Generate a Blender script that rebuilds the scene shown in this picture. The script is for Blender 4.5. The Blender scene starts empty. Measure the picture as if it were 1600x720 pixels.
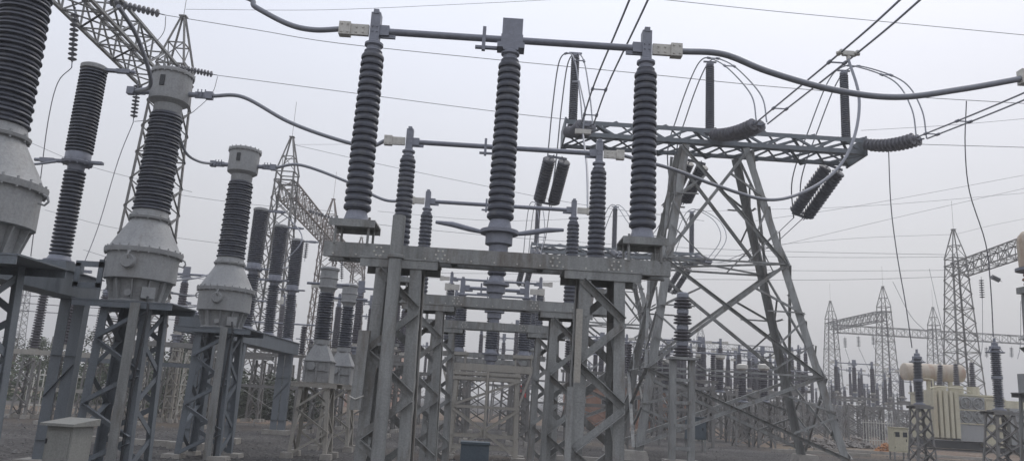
import bpy, math, random
from math import sin, cos, pi, radians, sqrt, atan2
from mathutils import Vector, Matrix
random.seed(7)
V = Vector
sc = bpy.context.scene
# ------------------------------------------------------------------ camera
F = 1210.0; R_ = atan2(15.4, 265.0); TH = atan2(265.4, F); H = 1.65
_up = V((sin(R_)*cos(TH), -cos(R_)*cos(TH), sin(TH)))
_fw = V((-36.0, 267.0, F)); _fw -= _up*_fw.dot(_up); _fw.normalize()
_xr = _fw.cross(_up)
M = Matrix((_xr, _fw, _up))
def P(x, y, Y):
    d = M @ V((x-800, y-360, F)); d = d*(Y/d.y); return V((d.x, d.y, d.z+H))
def PX(x, y, X):
    d = M @ V((x-800, y-360, F)); d = d*(X/d.x); return V((d.x, d.y, d.z+H))
cam = bpy.data.cameras.new('camera'); co = bpy.data.objects.new('camera', cam); sc.collection.objects.link(co)
cam.sensor_width = 36; cam.sensor_fit = 'HORIZONTAL'; cam.lens = 36*F/1600; cam.clip_start = .05; cam.clip_end = 3000
ax = M @ V((1, 0, 0)); ay = M @ V((0, -1, 0)); az = M @ V((0, 0, -1))
co.matrix_world = Matrix(((ax.x, ay.x, az.x, 0), (ax.y, ay.y, az.y, 0), (ax.z, ay.z, az.z, H), (0, 0, 0, 1)))
sc.camera = co
# ------------------------------------------------------------------ world, sun, exposure
SUN_EL, SUN_AZ = radians(52), radians(35)
w = bpy.data.worlds.new('World'); sc.world = w; w.use_nodes = True
nt = w.node_tree; nt.nodes.clear(); N = nt.nodes.new; L = nt.links.new
sky = N('ShaderNodeTexSky'); sky.sky_type = 'NISHITA'; sky.sun_disc = False; sky.sun_elevation = SUN_EL; sky.sun_rotation = SUN_AZ
sky.dust_density = 6; sky.air_density = 1.2
tc = N('ShaderNodeTexCoord'); sep = N('ShaderNodeSeparateXYZ'); L(tc.outputs['Generated'], sep.inputs[0])
rmp = N('ShaderNodeValToRGB'); L(sep.outputs['Z'], rmp.inputs[0])
e = rmp.color_ramp.elements; e[0].position = 0.0; e[0].color = (.515, .51, .52, 1); e[1].position = 0.50; e[1].color = (.785, .82, .93, 1)
m_ = e.new(.2); m_.color = (.625, .63, .66, 1)
mulc = N('ShaderNodeVectorMath'); mulc.operation = 'SCALE'; mulc.inputs['Scale'].default_value = 10.4; L(rmp.outputs[0], mulc.inputs[0])
nz = N('ShaderNodeTexNoise'); nz.inputs['Scale'].default_value = 1.6; nz.inputs['Detail'].default_value = 3; L(tc.outputs['Generated'], nz.inputs['Vector'])
nr = N('ShaderNodeMapRange'); nr.inputs['To Min'].default_value = .90; nr.inputs['To Max'].default_value = 1.09; L(nz.outputs[0], nr.inputs[0])
mul2 = N('ShaderNodeVectorMath'); mul2.operation = 'SCALE'; L(mulc.outputs[0], mul2.inputs[0]); L(nr.outputs[0], mul2.inputs['Scale'])
mix = N('ShaderNodeMix'); mix.data_type = 'RGBA'; mix.inputs['Factor'].default_value = .90
L(sky.outputs[0], mix.inputs['A']); L(mul2.outputs[0], mix.inputs['B'])
bg = N('ShaderNodeBackground'); bg.inputs['Strength'].default_value = .1; L(mix.outputs['Result'], bg.inputs[0])
ow = N('ShaderNodeOutputWorld'); L(bg.outputs[0], ow.inputs[0])
sl = bpy.data.lights.new('sun', 'SUN'); sl.energy = .7; sl.angle = radians(20); sl.color = (1, .96, .9)
so = bpy.data.objects.new('sun', sl); sc.collection.objects.link(so)
sd = V((sin(SUN_AZ)*cos(SUN_EL), cos(SUN_AZ)*cos(SUN_EL), sin(SUN_EL)))
so.rotation_euler = (-sd).to_track_quat('-Z', 'Y').to_euler()
sc.view_settings.view_transform = 'Standard'; sc.view_settings.look = 'None'; sc.view_settings.exposure = 0.22; sc.view_settings.gamma = 1
# ------------------------------------------------------------------ materials
def mat(name, c, rough=.6, metal=0, var=.15, sc1=6.0, stain=None, samt=.3, ssc=2.5, bump=.0, bsc=40, c2=None, spec=.5, streak=False):
    m = bpy.data.materials.new(name); m.use_nodes = True; t = m.node_tree; b = t.nodes['Principled BSDF']; n = t.nodes.new; l = t.links.new
    b.inputs['Roughness'].default_value = rough; b.inputs['Metallic'].default_value = metal
    b.inputs['Specular IOR Level'].default_value = spec
    tc = n('ShaderNodeTexCoord'); oi = n('ShaderNodeObjectInfo')
    ad = n('ShaderNodeVectorMath'); ad.operation = 'ADD'; l(tc.outputs['Object'], ad.inputs[0])
    cm = n('ShaderNodeVectorMath'); cm.operation = 'SCALE'; cm.inputs[0].default_value = (17, 31, 53); l(oi.outputs['Random'], cm.inputs['Scale']); l(cm.outputs[0], ad.inputs[1])
    vec = ad.outputs[0]
    if streak:
        mp = n('ShaderNodeMapping'); mp.inputs['Scale'].default_value = (1, 1, .18); l(vec, mp.inputs[0]); vec2 = mp.outputs[0]
    else: vec2 = vec
    n1 = n('ShaderNodeTexNoise'); n1.inputs['Scale'].default_value = sc1; n1.inputs['Detail'].default_value = 5; n1.inputs['Roughness'].default_value = .65; l(vec2, n1.inputs['Vector'])
    r1 = n('ShaderNodeValToRGB'); r1.color_ramp.elements[0].position = .3; r1.color_ramp.elements[1].position = .7
    lo = [x*(1-var) for x in c]; hi = [min(1, x*(1+var)) for x in (c2 or c)]
    r1.color_ramp.elements[0].color = (*lo, 1); r1.color_ramp.elements[1].color = (*hi, 1); l(n1.outputs[0], r1.inputs[0])
    out = r1.outputs[0]
    if stain:
        n2 = n('ShaderNodeTexNoise'); n2.inputs['Scale'].default_value = ssc; n2.inputs['Detail'].default_value = 7; n2.inputs['Roughness'].default_value = .7; l(vec2, n2.inputs['Vector'])
        r2 = n('ShaderNodeMapRange'); r2.inputs['From Min'].default_value = .5; r2.inputs['From Max'].default_value = .72; r2.inputs['To Max'].default_value = samt; l(n2.outputs[0], r2.inputs[0])
        mx = n('ShaderNodeMix'); mx.data_type = 'RGBA'; mx.inputs['B'].default_value = (*stain, 1); l(out, mx.inputs['A']); l(r2.outputs[0], mx.inputs['Factor']); out = mx.outputs['Result']
    nf = n('ShaderNodeTexNoise'); nf.inputs['Scale'].default_value = sc1*9; nf.inputs['Detail'].default_value = 4; nf.inputs['Roughness'].default_value = .8; l(vec, nf.inputs['Vector'])
    mf = n('ShaderNodeMapRange'); mf.inputs['From Min'].default_value = .3; mf.inputs['From Max'].default_value = .7; mf.inputs['To Min'].default_value = .8; mf.inputs['To Max'].default_value = 1.17; l(nf.outputs[0], mf.inputs[0])
    sf = n('ShaderNodeVectorMath'); sf.operation = 'SCALE'; l(out, sf.inputs[0]); l(mf.outputs[0], sf.inputs['Scale']); out = sf.outputs[0]
    l(out, b.inputs['Base Color'])
    rr = n('ShaderNodeMapRange'); rr.inputs['To Min'].default_value = max(0, rough-.12); rr.inputs['To Max'].default_value = min(1, rough+.15); l(n1.outputs[0], rr.inputs[0]); l(rr.outputs[0], b.inputs['Roughness'])
    if bump:
        n3 = n('ShaderNodeTexNoise'); n3.inputs['Scale'].default_value = bsc; n3.inputs['Detail'].default_value = 6; l(vec, n3.inputs['Vector'])
        bp = n('ShaderNodeBump'); bp.inputs['Strength'].default_value = bump; bp.inputs['Distance'].default_value = .02; l(n3.outputs[0], bp.inputs['Height']); l(bp.outputs[0], b.inputs['Normal'])
    return m
STEEL = mat('galvanised_steel', (.27, .275, .268), .6, .12, .3, 5, stain=(.13, .10, .075), samt=.8, ssc=3.5, bump=.1, bsc=60, streak=True)
STEELB = mat('blue_grey_steel', (.165, .185, .205), .55, .1, .2, 5, stain=(.12, .11, .1), samt=.35, bump=.1, bsc=50, streak=True)
STEELW = mat('weathered_pale_steel', (.39, .37, .33), .7, .05, .25, 4, stain=(.17, .12, .08), samt=.5, ssc=4, bump=.15, streak=True)
STEELF = mat('old_grey_steel', (.22, .215, .205), .7, .1, .2, 2, stain=(.16, .11, .08), samt=.4, ssc=1)
STEELR = mat('rusty_lattice_steel', (.24, .21, .19), .75, .05, .25, 2, stain=(.2, .1, .06), samt=.6, ssc=1.2)
PORC = mat('grey_glazed_porcelain', (.066, .071, .090), .40, 0, .3, 6, stain=(.19, .185, .175), samt=.5, ssc=5, bump=.03, bsc=30)
PORCB = mat('brown_glazed_porcelain', (.07, .064, .075), .42, 0, .2, 6, stain=(.12, .11, .1), samt=.3, ssc=6)
PORCR = mat('orange_brown_porcelain', (.36, .19, .11), .4, 0, .2, 5, stain=(.2, .18, .16), samt=.4)
DISCG = mat('weathered_disc_porcelain', (.14, .14, .16), .45, 0, .3, 6, stain=(.24, .23, .21), samt=.5)
DISC = mat('disc_porcelain', (.12, .12, .135), .4, 0, .2, 8, stain=(.2, .2, .2), samt=.3)
ALU = mat('clamp_aluminium', (.62, .60, .55), .55, .1, .12, 10, stain=(.35, .33, .3), samt=.4, ssc=12, bump=.1, bsc=80)
ALUD = mat('dull_aluminium', (.24, .25, .29), .5, .3, .15, 10, stain=(.16, .16, .17), samt=.4, ssc=8)
COND = mat('stranded_conductor', (.27, .28, .31), .5, .3, .1, 20)
WIRE = mat('thin_wire', (.16, .16, .18), .6, .2, .1, 20)
CTP = mat('grey_tank_paint', (.33, .335, .335), .6, 0, .2, 3, stain=(.15, .135, .115), samt=.65, ssc=3, bump=.04, streak=True)
CREAM = mat('cream_paint', (.54, .505, .375), .6, 0, .1, 1.5, stain=(.36, .26, .15), samt=.5, ssc=1.2, streak=True)
CREAMR = mat('rusty_cream_paint', (.52, .45, .36), .6, 0, .1, 1.5, stain=(.36, .17, .09), samt=.9, ssc=1.6, streak=True)
KIOSK = mat('pale_kiosk_paint', (.28, .28, .26), .65, 0, .1, 4, stain=(.25, .23, .2), samt=.4, streak=True)
BLUEB = mat('dark_blue_box_paint', (.085, .11, .13), .6, 0, .15, 5, stain=(.1, .1, .1), samt=.3)
DARK = mat('dark_metal', (.05, .052, .055), .6, .2, .2, 6)
CONC = mat('concrete', (.34, .32, .29), .9, 0, .2, 4, stain=(.2, .18, .15), samt=.5, bump=.3, bsc=25)
BRICK = mat('old_brick', (.30, .17, .12), .9, 0, .2, 3, stain=(.35, .28, .22), samt=.5, bump=.2)
WALLB = mat('stained_wall', (.14, .12, .10), .95, 0, .5, 5, stain=(.06, .065, .05), samt=.9, bump=.3, streak=True)
PINK = mat('faded_pink_render', (.55, .36, .28), .9, 0, .1, 1, stain=(.4, .33, .3), samt=.4)
LEAF = mat('foliage', (.045, .065, .035), .8, 0, .45, 1.2, c2=(.10, .12, .07))
LEAFD = mat('dusty_foliage', (.06, .07, .05), .85, 0, .4, 1.2, c2=(.09, .10, .07))
BARK = mat('bark', (.12, .10, .08), .9, 0, .2, 8)
RED = mat('red_plastic', (.6, .06, .06), .6); ORANGE = mat('orange_sand', (.45, .22, .10), .9, bump=.3)
GLASSD = mat('dark_window', (.03, .035, .04), .2)
RUBBLE = mat('stone_rubble', (.24, .22, .20), .95, 0, .4, 2, bump=.4)
GRAVEL = mat('gravel_stone', (.15, .145, .14), .95, 0, .5, 30)
# ------------------------------------------------------------------ mesh helpers
def frame(d, up=V((0, 0, 1))):
    d = d.normalized()
    if abs(d.dot(up)) > .98: up = V((0, 1, 0))
    u = up.cross(d).normalized(); v = d.cross(u).normalized(); return u, v
class MB:
    def __init__(s): s.v = []; s.f = []; s.sm = []
    def add(s, vs, fs, sm=False):
        o = len(s.v); s.v += [tuple(x) for x in vs]; s.f += [tuple(i+o for i in f) for f in fs]; s.sm += [sm]*len(fs); return s
    def prism(s, p0, p1, poly, u, v, poly2=None):
        p0 = V(p0); p1 = V(p1); n = len(poly); q = poly2 or poly
        vs = [p0+u*a+v*b for a, b in poly]+[p1+u*a+v*b for a, b in q]
        fs = [(i, (i+1) % n, (i+1) % n+n, i+n) for i in range(n)]+[tuple(range(n-1, -1, -1)), tuple(range(n, 2*n))]
        return s.add(vs, fs)
    def box(s, c, d, rz=0):
        c = V(c); u = V((cos(rz), sin(rz), 0)); v = V((-sin(rz), cos(rz), 0)); a, b = d[0]/2, d[1]/2
        return s.prism(c-V((0, 0, d[2]/2)), c+V((0, 0, d[2]/2)), [(-a, -b), (a, -b), (a, b), (-a, b)], u, v)
    def taper(s, c0, d0, c1, d1):
        a, b = d0[0]/2, d0[1]/2; e, g = d1[0]/2, d1[1]/2
        return s.prism(c0, c1, [(-a, -b), (a, -b), (a, b), (-a, b)], V((1, 0, 0)), V((0, 1, 0)), [(-e, -g), (e, -g), (e, g), (-e, g)])
    def bar(s, p0, p1, w, t, up=V((0, 0, 1))):
        u, v = frame(V(p1)-V(p0), up); return s.prism(p0, p1, [(-w/2, -t/2), (w/2, -t/2), (w/2, t/2), (-w/2, t/2)], u, v)
    def ang(s, p0, p1, a, b, w, t=None):
        """L-angle, corner on the axis, flanges along a and b"""
        t = t or w*.11; d = (V(p1)-V(p0)).normalized(); a = (a-d*a.dot(d)).normalized(); b = (b-d*b.dot(d)-a*b.dot(a)).normalized()
        return s.prism(p0, p1, [(0, 0), (w, 0), (w, t), (t, t), (t, w), (0, w)], a, b)
    def chan(s, p0, p1, h, w, side, t=.012):
        u = V((0, 0, 1)); v = side
        return s.prism(p0, p1, [(0, 0), (0, w), (t, w), (t, t), (h-t, t), (h-t, w), (h, w), (h, 0)], u, v)
    def tube(s, pts, r, seg=8, cap=True):
        pts = [V(p) for p in pts]; n = len(pts); vs = []; fs = []
        u = None
        for i, p in enumerate(pts):
            d = (pts[min(i+1, n-1)]-pts[max(i-1, 0)]).normalized()
            if u is None: u, v = frame(d)
            else:
                u = (u-d*u.dot(d)).normalized(); v = d.cross(u).normalized()
            rr = r[i] if isinstance(r, (list, tuple)) else r
            vs += [p+u*(cos(2*pi*k/seg)*rr)+v*(sin(2*pi*k/seg)*rr) for k in range(seg)]
        for i in range(n-1):
            for k in range(seg): fs.append((i*seg+k, i*seg+(k+1) % seg, (i+1)*seg+(k+1) % seg, (i+1)*seg+k))
        s.add(vs, fs, True)
        if cap:
            o = len(s.v)-len(vs); s.f += [tuple(o+k for k in range(seg-1, -1, -1)), tuple(o+(n-1)*seg+k for k in range(seg))]; s.sm += [False]*2
        return s
    def lathe(s, prof, o=(0, 0, 0), d=(0, 0, 1), seg=24, cap=True):
        o = V(o); d = V(d).normalized(); u, v = frame(d); vs = []; fs = []; n = len(prof)
        for r, z in prof: vs += [o+d*z+u*(cos(2*pi*k/seg)*r)+v*(sin(2*pi*k/seg)*r) for k in range(seg)]
        for i in range(n-1):
            for k in range(seg): fs.append((i*seg+k, i*seg+(k+1) % seg, (i+1)*seg+(k+1) % seg, (i+1)*seg+k))
        s.add(vs, fs, True)
        if cap:
            b = len(s.v)-len(vs); s.f += [tuple(b+k for k in range(seg-1, -1, -1)), tuple(b+(n-1)*seg+k for k in range(seg))]; s.sm += [False]*2
        return s
    def cyl(s, p0, p1, r, seg=16):
        d = V(p1)-V(p0); return s.lathe([(r, 0), (r, d.length)], p0, d, seg)
    def sheds(s, p0, p1, rc0, rc1, rs0, rs1, n, seg=24, alt=0):
        d = V(p1)-V(p0); Lg = d.length; p = Lg/n; pr = [(rc0, 0)]
        for i in range(n):
            t = (i+.5)/n; rc = rc0+(rc1-rc0)*t; rs = rs0+(rs1-rs0)*t
            if alt and i % 2: rs = rs-(rs-rc)*alt
            z = i*p; m = rc+(rs-rc)*.82
            pr += [(rc, z+.10*p), (m, z+.17*p), (rs, z+.28*p), (rs*1.0, z+.50*p), (m, z+.68*p), (rc, z+.90*p)]
        pr.append((rc1, Lg)); return s.lathe(pr, p0, d, seg)
    def discs(s, p0, p1, n, r=.127, seg=16):
        d = V(p1)-V(p0); Lg = d.length; p = Lg/n
        for i in range(n):
            pr = [(.035, 0), (.04, .25*p), (r*.55, .30*p), (r*.96, .42*p), (r, .5*p), (r*.93, .56*p), (r*.5, .72*p), (.045, .8*p), (.035, p)]
            s.lathe(pr, V(p0)+d*(i/n), d, seg, cap=(i in (0, n-1)))
        return s
    def build(s, name, m, parent=None, loc=None, sharp=40):
        me = bpy.data.meshes.new(name)
        vs = s.v
        if loc is not None: vs = [(a-loc[0], b-loc[1], c-loc[2]) for a, b, c in vs]
        me.from_pydata(vs, [], s.f); me.polygons.foreach_set('use_smooth', s.sm); me.update()
        if any(s.sm): me.set_sharp_from_angle(angle=radians(sharp))
        me.materials.append(m)
        o = bpy.data.objects.new(name, me); sc.collection.objects.link(o)
        if loc is not None: o.location = loc
        if parent: o.parent = parent
        return o
def tag(o, label, cat, group=None):
    o['label'] = label; o['category'] = cat
    if 'kind' not in o: o['kind'] = 'thing'
    if group: o['group'] = group
    return o
def thing(name, loc, label, cat, group=None, rz=0):
    o = bpy.data.objects.new(name, None); sc.collection.objects.link(o); o.location = loc; o.rotation_euler[2] = rz; o.empty_display_size = .3
    return tag(o, label, cat, group)
def struct(o, kind='structure'): o['kind'] = kind; return o
def copy_tree(o, parent=None, loc=None, label=None, group=None, rz=None):
    c = o.copy(); sc.collection.objects.link(c); c.parent = parent
    if loc is not None: c.location = loc
    if rz is not None: c.rotation_euler[2] = rz
    if label: c['label'] = label
    if group: c['group'] = group
    for ch in list(o.children): copy_tree(ch, c)
    return c
def smooth(pts, n=8):
    pts = [V(p) for p in pts]
    if len(pts) < 3: return [pts[0].lerp(pts[1], i/n) for i in range(n+1)]
    q = [pts[0]*2-pts[1]]+pts+[pts[-1]*2-pts[-2]]; out = []
    for i in range(1, len(q)-2):
        a, b, c, d = q[i-1:i+3]
        for k in range(n):
            t = k/n; out.append(.5*((2*b)+(c-a)*t+(2*a-5*b+4*c-d)*t*t+(3*b-a-3*c+d)*t**3))
    out.append(pts[-1]); return out
def cable(name, label, cat, pts, r, m=COND, group=None, seg=8, n=8):
    pts = smooth(pts, n); o = MB().tube(pts, r, seg).build(name, m, None, tuple(pts[0])); return tag(o, label, cat, group)
X_, Y_, Z_ = V((1, 0, 0)), V((0, 1, 0)), V((0, 0, 1))
# ------------------------------------------------------------------ ground
def ground_mat(name, c1, c2, c3, s1=.25):
    m = bpy.data.materials.new(name); m.use_nodes = True; t = m.node_tree; b = t.nodes['Principled BSDF']; n = t.nodes.new; l = t.links.new
    b.inputs['Roughness'].default_value = .95; b.inputs['Specular IOR Level'].default_value = .1
    tc = n('ShaderNodeTexCoord'); a = n('ShaderNodeTexNoise'); a.inputs['Scale'].default_value = s1; a.inputs['Detail'].default_value = 6; l(tc.outputs['Object'], a.inputs['Vector'])
    r = n('ShaderNodeValToRGB'); r.color_ramp.elements[0].position = .38; r.color_ramp.elements[1].position = .62
    r.color_ramp.elements[0].color = (*c1, 1); r.color_ramp.elements[1].color = (*c2, 1); l(a.outputs[0], r.inputs[0])
    v = n('ShaderNodeTexVoronoi'); v.inputs['Scale'].default_value = 16; l(tc.outputs['Object'], v.inputs['Vector'])
    v2 = n('ShaderNodeSeparateColor'); l(v.outputs['Color'], v2.inputs[0])
    mr = n('ShaderNodeMapRange'); mr.inputs['To Min'].default_value = .45; mr.inputs['To Max'].default_value = 1.6; l(v2.outputs[0], mr.inputs[0])
    sc_ = n('ShaderNodeVectorMath'); sc_.operation = 'SCALE'; l(r.outputs[0], sc_.inputs[0]); l(mr.outputs[0], sc_.inputs['Scale'])
    n3 = n('ShaderNodeTexNoise'); n3.inputs['Scale'].default_value = .08; n3.inputs['Detail'].default_value = 4; l(tc.outputs['Object'], n3.inputs['Vector'])
    m3 = n('ShaderNodeMapRange'); m3.inputs['From Min'].default_value = .5; m3.inputs['From Max'].default_value = .65; l(n3.outputs[0], m3.inputs[0])
    mx = n('ShaderNodeMix'); mx.data_type = 'RGBA'; mx.inputs['B'].default_value = (*c3, 1); l(sc_.outputs[0], mx.inputs['A']); l(m3.outputs[0], mx.inputs['Factor'])
    l(mx.outputs['Result'], b.inputs['Base Color'])
    bp = n('ShaderNodeBump'); bp.inputs['Strength'].default_value = .8; bp.inputs['Distance'].default_value = .04; l(v.outputs['Distance'], bp.inputs['Height']); l(bp.outputs[0], b.inputs['Normal'])
    return m
GM = ground_mat('gravel_ground', (.075, .072, .07), (.125, .12, .115), (.15, .125, .10))
DM = ground_mat('bare_earth', (.17, .13, .10), (.24, .19, .15), (.20, .17, .13), .5)
g = MB(); g.add([(-1500, -300, 0), (1500, -300, 0), (1500, 2500, 0), (-1500, 2500, 0)], [(0, 1, 2, 3)]); struct(g.build('ground', GM))
def strip(name, y0, y1, x0, x1, z, m, seed):
    rnd = random.Random(seed); n = 60; vs = []; fs = []
    for i in range(n+1):
        x = x0+(x1-x0)*i/n; vs += [(x, y0+rnd.uniform(-.5, .5), z), (x, y1+rnd.uniform(-.6, .6), z)]
    for i in range(n): fs.append((2*i, 2*i+2, 2*i+3, 2*i+1))
    return struct(MB().add(vs, fs).build(name, m))
strip('dirt_path', 36, 41, -70, -9, .004, DM, 1)
strip('dirt_track', 40, 54, 15, 90, .004, DM, 2)
strip('earth_verge', 58, 90, -80, 120, .008, DM, 3)
# loose stones (nobody could count them)
mb = MB(); rnd = random.Random(5)
for i in range(9000):
    Y = 8+34*rnd.random()**1.3; X = rnd.uniform(-.72, .75)*Y; s = rnd.uniform(.02, .05)*(1 if rnd.random() > .03 else 2.2); a = rnd.random()*6.3
    vs = [(X+s*cos(a+k*1.57)*rnd.uniform(.7, 1.2), Y+s*sin(a+k*1.57)*rnd.uniform(.7, 1.2), s*.1) for k in range(4)]+[(X+s*.2, Y, s*rnd.uniform(.6, 1)), (X-s*.3, Y+s*.3, s*rnd.uniform(.5, .9))]
    mb.add(vs, [(0, 1, 4), (1, 2, 4), (2, 5, 4), (2, 3, 5), (3, 0, 5), (0, 4, 5)])
o = mb.build('gravel', GRAVEL); struct(o, 'stuff'); tag(o, 'loose dark gravel stones scattered over the switchyard ground', 'gravel')
# ------------------------------------------------------------------ lattice columns
def column(name, label, cat, group, x, y, z1, wb, wt, npan, leg=.13, br=.09, m=STEEL, style='zig', horiz=False, indiv=True, foot=True, z0=0, cap=None, levels=None, mb_leg=None):
    r = thing(name, (x, y, z0), label, cat, group); h = z1-z0
    def corner(i, z):
        t = z/h; a = (wb[0]+(wt[0]-wb[0])*t)/2; b = (wb[1]+(wt[1]-wb[1])*t)/2
        sx, sy = [(-1, -1), (1, -1), (1, 1), (-1, 1)][i % 4]; return V((sx*a, sy*b, z))
    for i in range(4):
        sx, sy = [(-1, -1), (1, -1), (1, 1), (-1, 1)][i]
        MB().ang(corner(i, 0), corner(i, h), -X_*sx, -Y_*sy, leg).build('leg', m, r)
        if foot: MB().taper((corner(i, 0).x, corner(i, 0).y, -.1), (leg*3.2, leg*3.2), (corner(i, 0).x, corner(i, 0).y, .14), (leg*2.7, leg*2.7)).build('footing', CONC, r)
    lv = levels or [h*(.04+.93*k/npan) for k in range(npan+1)]
    allb = MB()
    for i in range(4):
        nrm = [-Y_, X_, Y_, -X_][i]
        for k in range(len(lv)-1):
            a0, a1 = corner(i, lv[k]), corner(i+1, lv[k]); b0, b1 = corner(i, lv[k+1]), corner(i+1, lv[k+1])
            segs = [(a0, b1)] if k % 2 == 0 else [(a1, b0)]
            if style == 'x': segs = [(a0, b1), (a1, b0)]
            if horiz: segs.append((b0, b1))
            for q, (p0, p1) in enumerate(segs):
                io = 1 if i in (0, 2) else -1; off = nrm*(.004+.012*(q % 2)+ .001*k) if io > 0 else -nrm*(leg*.11+.004+.012*(q % 2)+.001*k)
                d = (p1-p0).normalized(); pp0 = p0+d*leg*.25+off; pp1 = p1-d*leg*.25+off
                b = MB() if indiv else allb
                side = nrm.cross(d); 
                b.ang(pp0-side*br/2, pp1-side*br/2, side, nrm*io, br)
                if indiv:
                    for pe in (pp0+d*.03, pp1-d*.03): b.cyl(pe, pe+nrm*.02, .014, 6)
                    b.build('brace', m, r)
    if not indiv: allb.build('bracing', m, r)
    if cap:
        c = MB().box((0, 0, h+.012), (cap[0], cap[1], .02))
        c.box((0, -cap[1]/2+.02, h-.05), (cap[0]*.98, .02, .1)); c.box((0, cap[1]/2-.02, h-.05), (cap[0]*.98, .02, .1)); c.build('top_plate', m, r)
    return r
# ------------------------------------------------------------------ disconnector (isolator) of three posts
def post(r, x, z0, z1, n, rs0, rs1, seg, m, rc=.855, y=0):
    i = MB().sheds((x, y, z0+.16), (x, y, z1-.18), rs0*rc, rs1*rc, rs0, rs1, n, seg).build('insulator', m, r)
    MB().lathe([(rs0*1.02, 0), (rs0*1.02, .03), (rs0*.9, .04), (rs0*.72, .155)], (x, y, z0), seg=seg).build('base_flange', ALUD if m is PORC else STEELW, i)
    MB().lathe([(rs1*.7, 0), (rs1*.8, .03), (rs1*.62, .06), (rs1*.62, .09), (rs1*.82, .11), (rs1*.82, .14), (rs1*.5, .17)], (x, y, z1-.175), seg=seg).build('cap', ALUD, i)
    return i
def isolator(label, group, x, y, zb, half=1.8, ht=3.07, det=2, m=STEEL, pm=PORC, arms=False, over=.32, k=1.0):
    """zb: underside of the base beam; ht: height of the contact tube above it"""
    seg = {2: 28, 1: 14, 0: 8}[det]; r = thing('disconnector', (x, y, zb), label, 'disconnector', group)
    hb = .18*k; L_ = half+over*k; ns = {2: 22, 1: 20, 0: 12}[det]
    b = MB()
    b.chan((-L_, -.2*k, 0), (L_, -.2*k, 0), hb, .07, Y_); b.chan((-L_, .2*k, 0), (L_, .2*k, 0), hb, .07, -Y_)
    for xx in (-half-.1*k, -half*.6, -half*.3, half*.3, half*.6, half+.1*k): b.box((xx, 0, hb*.5), (.08, .4*k-.03, hb*.6))
    b.build('base_beam', m, r)
    if det == 2:
        c = MB()
        for xx in (-.7, .7, -1.45, 1.45):
            for a in range(6): c.cyl((xx+.055*cos(a*pi/3), -.2-.012, hb/2+.055*sin(a*pi/3)), (xx+.055*cos(a*pi/3), -.2, hb/2+.055*sin(a*pi/3)), .012, 6)  # pale heads stand in for bright sky showing through holes in the web
        for a in range(14): c.cyl((-2+.28*a, -.212, .035), (-2+.28*a, -.2, .035), .01, 6)
        c.build('bolts_and_sky_dots', ALU, r)
    zs = hb+.27*k
    for sx in (-1, 1):
        s = MB(); s.box((sx*half, 0, zs), (.56*k, .5*k, .022)); s.box((sx*half, -.24*k, zs-.045), (.56*k, .02, .07)); s.box((sx*half, .24*k, zs-.045), (.56*k, .02, .07))
        for ax_ in (-.2, .2):
            for ay_ in (-.2, .2): s.cyl((sx*half+ax_*k, ay_*k, hb-.02), (sx*half+ax_*k, ay_*k, zs+.05), .016, 8)
        s.build('post_stool', m, r)
    bb = MB().lathe([(.12*k, hb), (.12*k, hb+.1), (.17*k, hb+.12), (.17*k, zs-.02), (.24*k, zs-.015), (.24*k, zs+.03), (.13*k, zs+.035)], (0, 0, 0), seg=seg); bb.build('drive_bearing', ALUD, r)
    if arms:
        for sx in (-1, 1):
            MB().tube([(sx*.15, .05, zs), (sx*.38, .1, zs+.05), (sx*.6, .16, zs+.11), (sx*.82, .22, zs+.14)], [.022, .034, .036, .022], 10).build('drive_arm', ALUD, r)
    for xx in (-half, 0, half): post(r, xx, zs+.012, ht-.15*k, ns, .172*k, .148*k, seg, pm)
    t = MB().tube([(-half+.02, 0, ht), (half-.02, 0, ht)], .047*k, max(8, seg//2)).build('contact_tube', ALUD, r)
    # rotating head in the middle
    hd = MB().box((0, 0, ht-.11*k), (.36*k, .2*k, .075*k)); hd.box((0, 0, ht-.15*k), (.2*k, .2*k, .06*k)); hd.box((.01*k, 0, ht+.17*k), (.27*k, .05*k, .27*k)); hd.box((.01*k, 0, ht), (.29*k, .13*k, .11*k))
    hd.box((-.32*k, 0, ht-.13*k), (.3*k, .05*k, .035*k)); hd.build('rotating_head', ALUD, r)
    MB().box((-.36*k, -.03*k, ht-.02*k), (.045*k, .06*k, .33*k)).build('tube_clamp', ALUD, r)
    for sx in (-1, 1):
        j = MB(); 
        j.box((sx*half, 0, ht+.02*k), (.125*k, .14*k, .44*k)); j.box((sx*(half-.12*k), 0, ht), (.13*k, .10*k, .14*k))
        if det: j.box((sx*(half), 0, ht+.25*k), (.07*k, .16*k, .06*k)); j.box((sx*(half-.1*k), 0, ht-.06*k), (.34*k, .035*k, .07*k))
        if det == 2:
            for q in range(4): j.cyl((sx*half-.03+.06*(q % 2), -.085, ht-.03+.07*(q//2)), (sx*half-.03+.06*(q % 2), -.07, ht-.03+.07*(q//2)), .011, 6)
        j.build('contact_jaw', ALUD, r)
        q0 = sx*(half+.07*k); q1 = sx*(half+.4*k)
        tp = MB().box(((q0+q1)/2, -.0, ht), (.30*k, .05*k, .15*k)); tp.box((q1, 0, ht), (.15*k, .11*k, .18*k))
        if det == 2:
            for a in range(2):
                for c_ in range(2):
                    tp.cyl((q0+sx*(.09+.09*a), -.04, ht-.035+.07*c_), (q0+sx*(.09+.09*a), -.02, ht-.035+.07*c_), .014, 6)
                    tp.cyl((q1-sx*(.04-.08*a), -.07, ht-.055+.11*c_), (q1-sx*(.04-.08*a), -.05, ht-.055+.11*c_), .013, 6)
        tp.build('terminal_pad', ALU, r)
    return r
ROW = [9.5, 14.0, 18.5]
gI = 'three phase disconnectors in a row down the middle'
isoA = isolator('nearest and largest grey three-post disconnector, its contact tube crossing the top centre', gI, 0, ROW[0], 3.24, arms=True)
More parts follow.
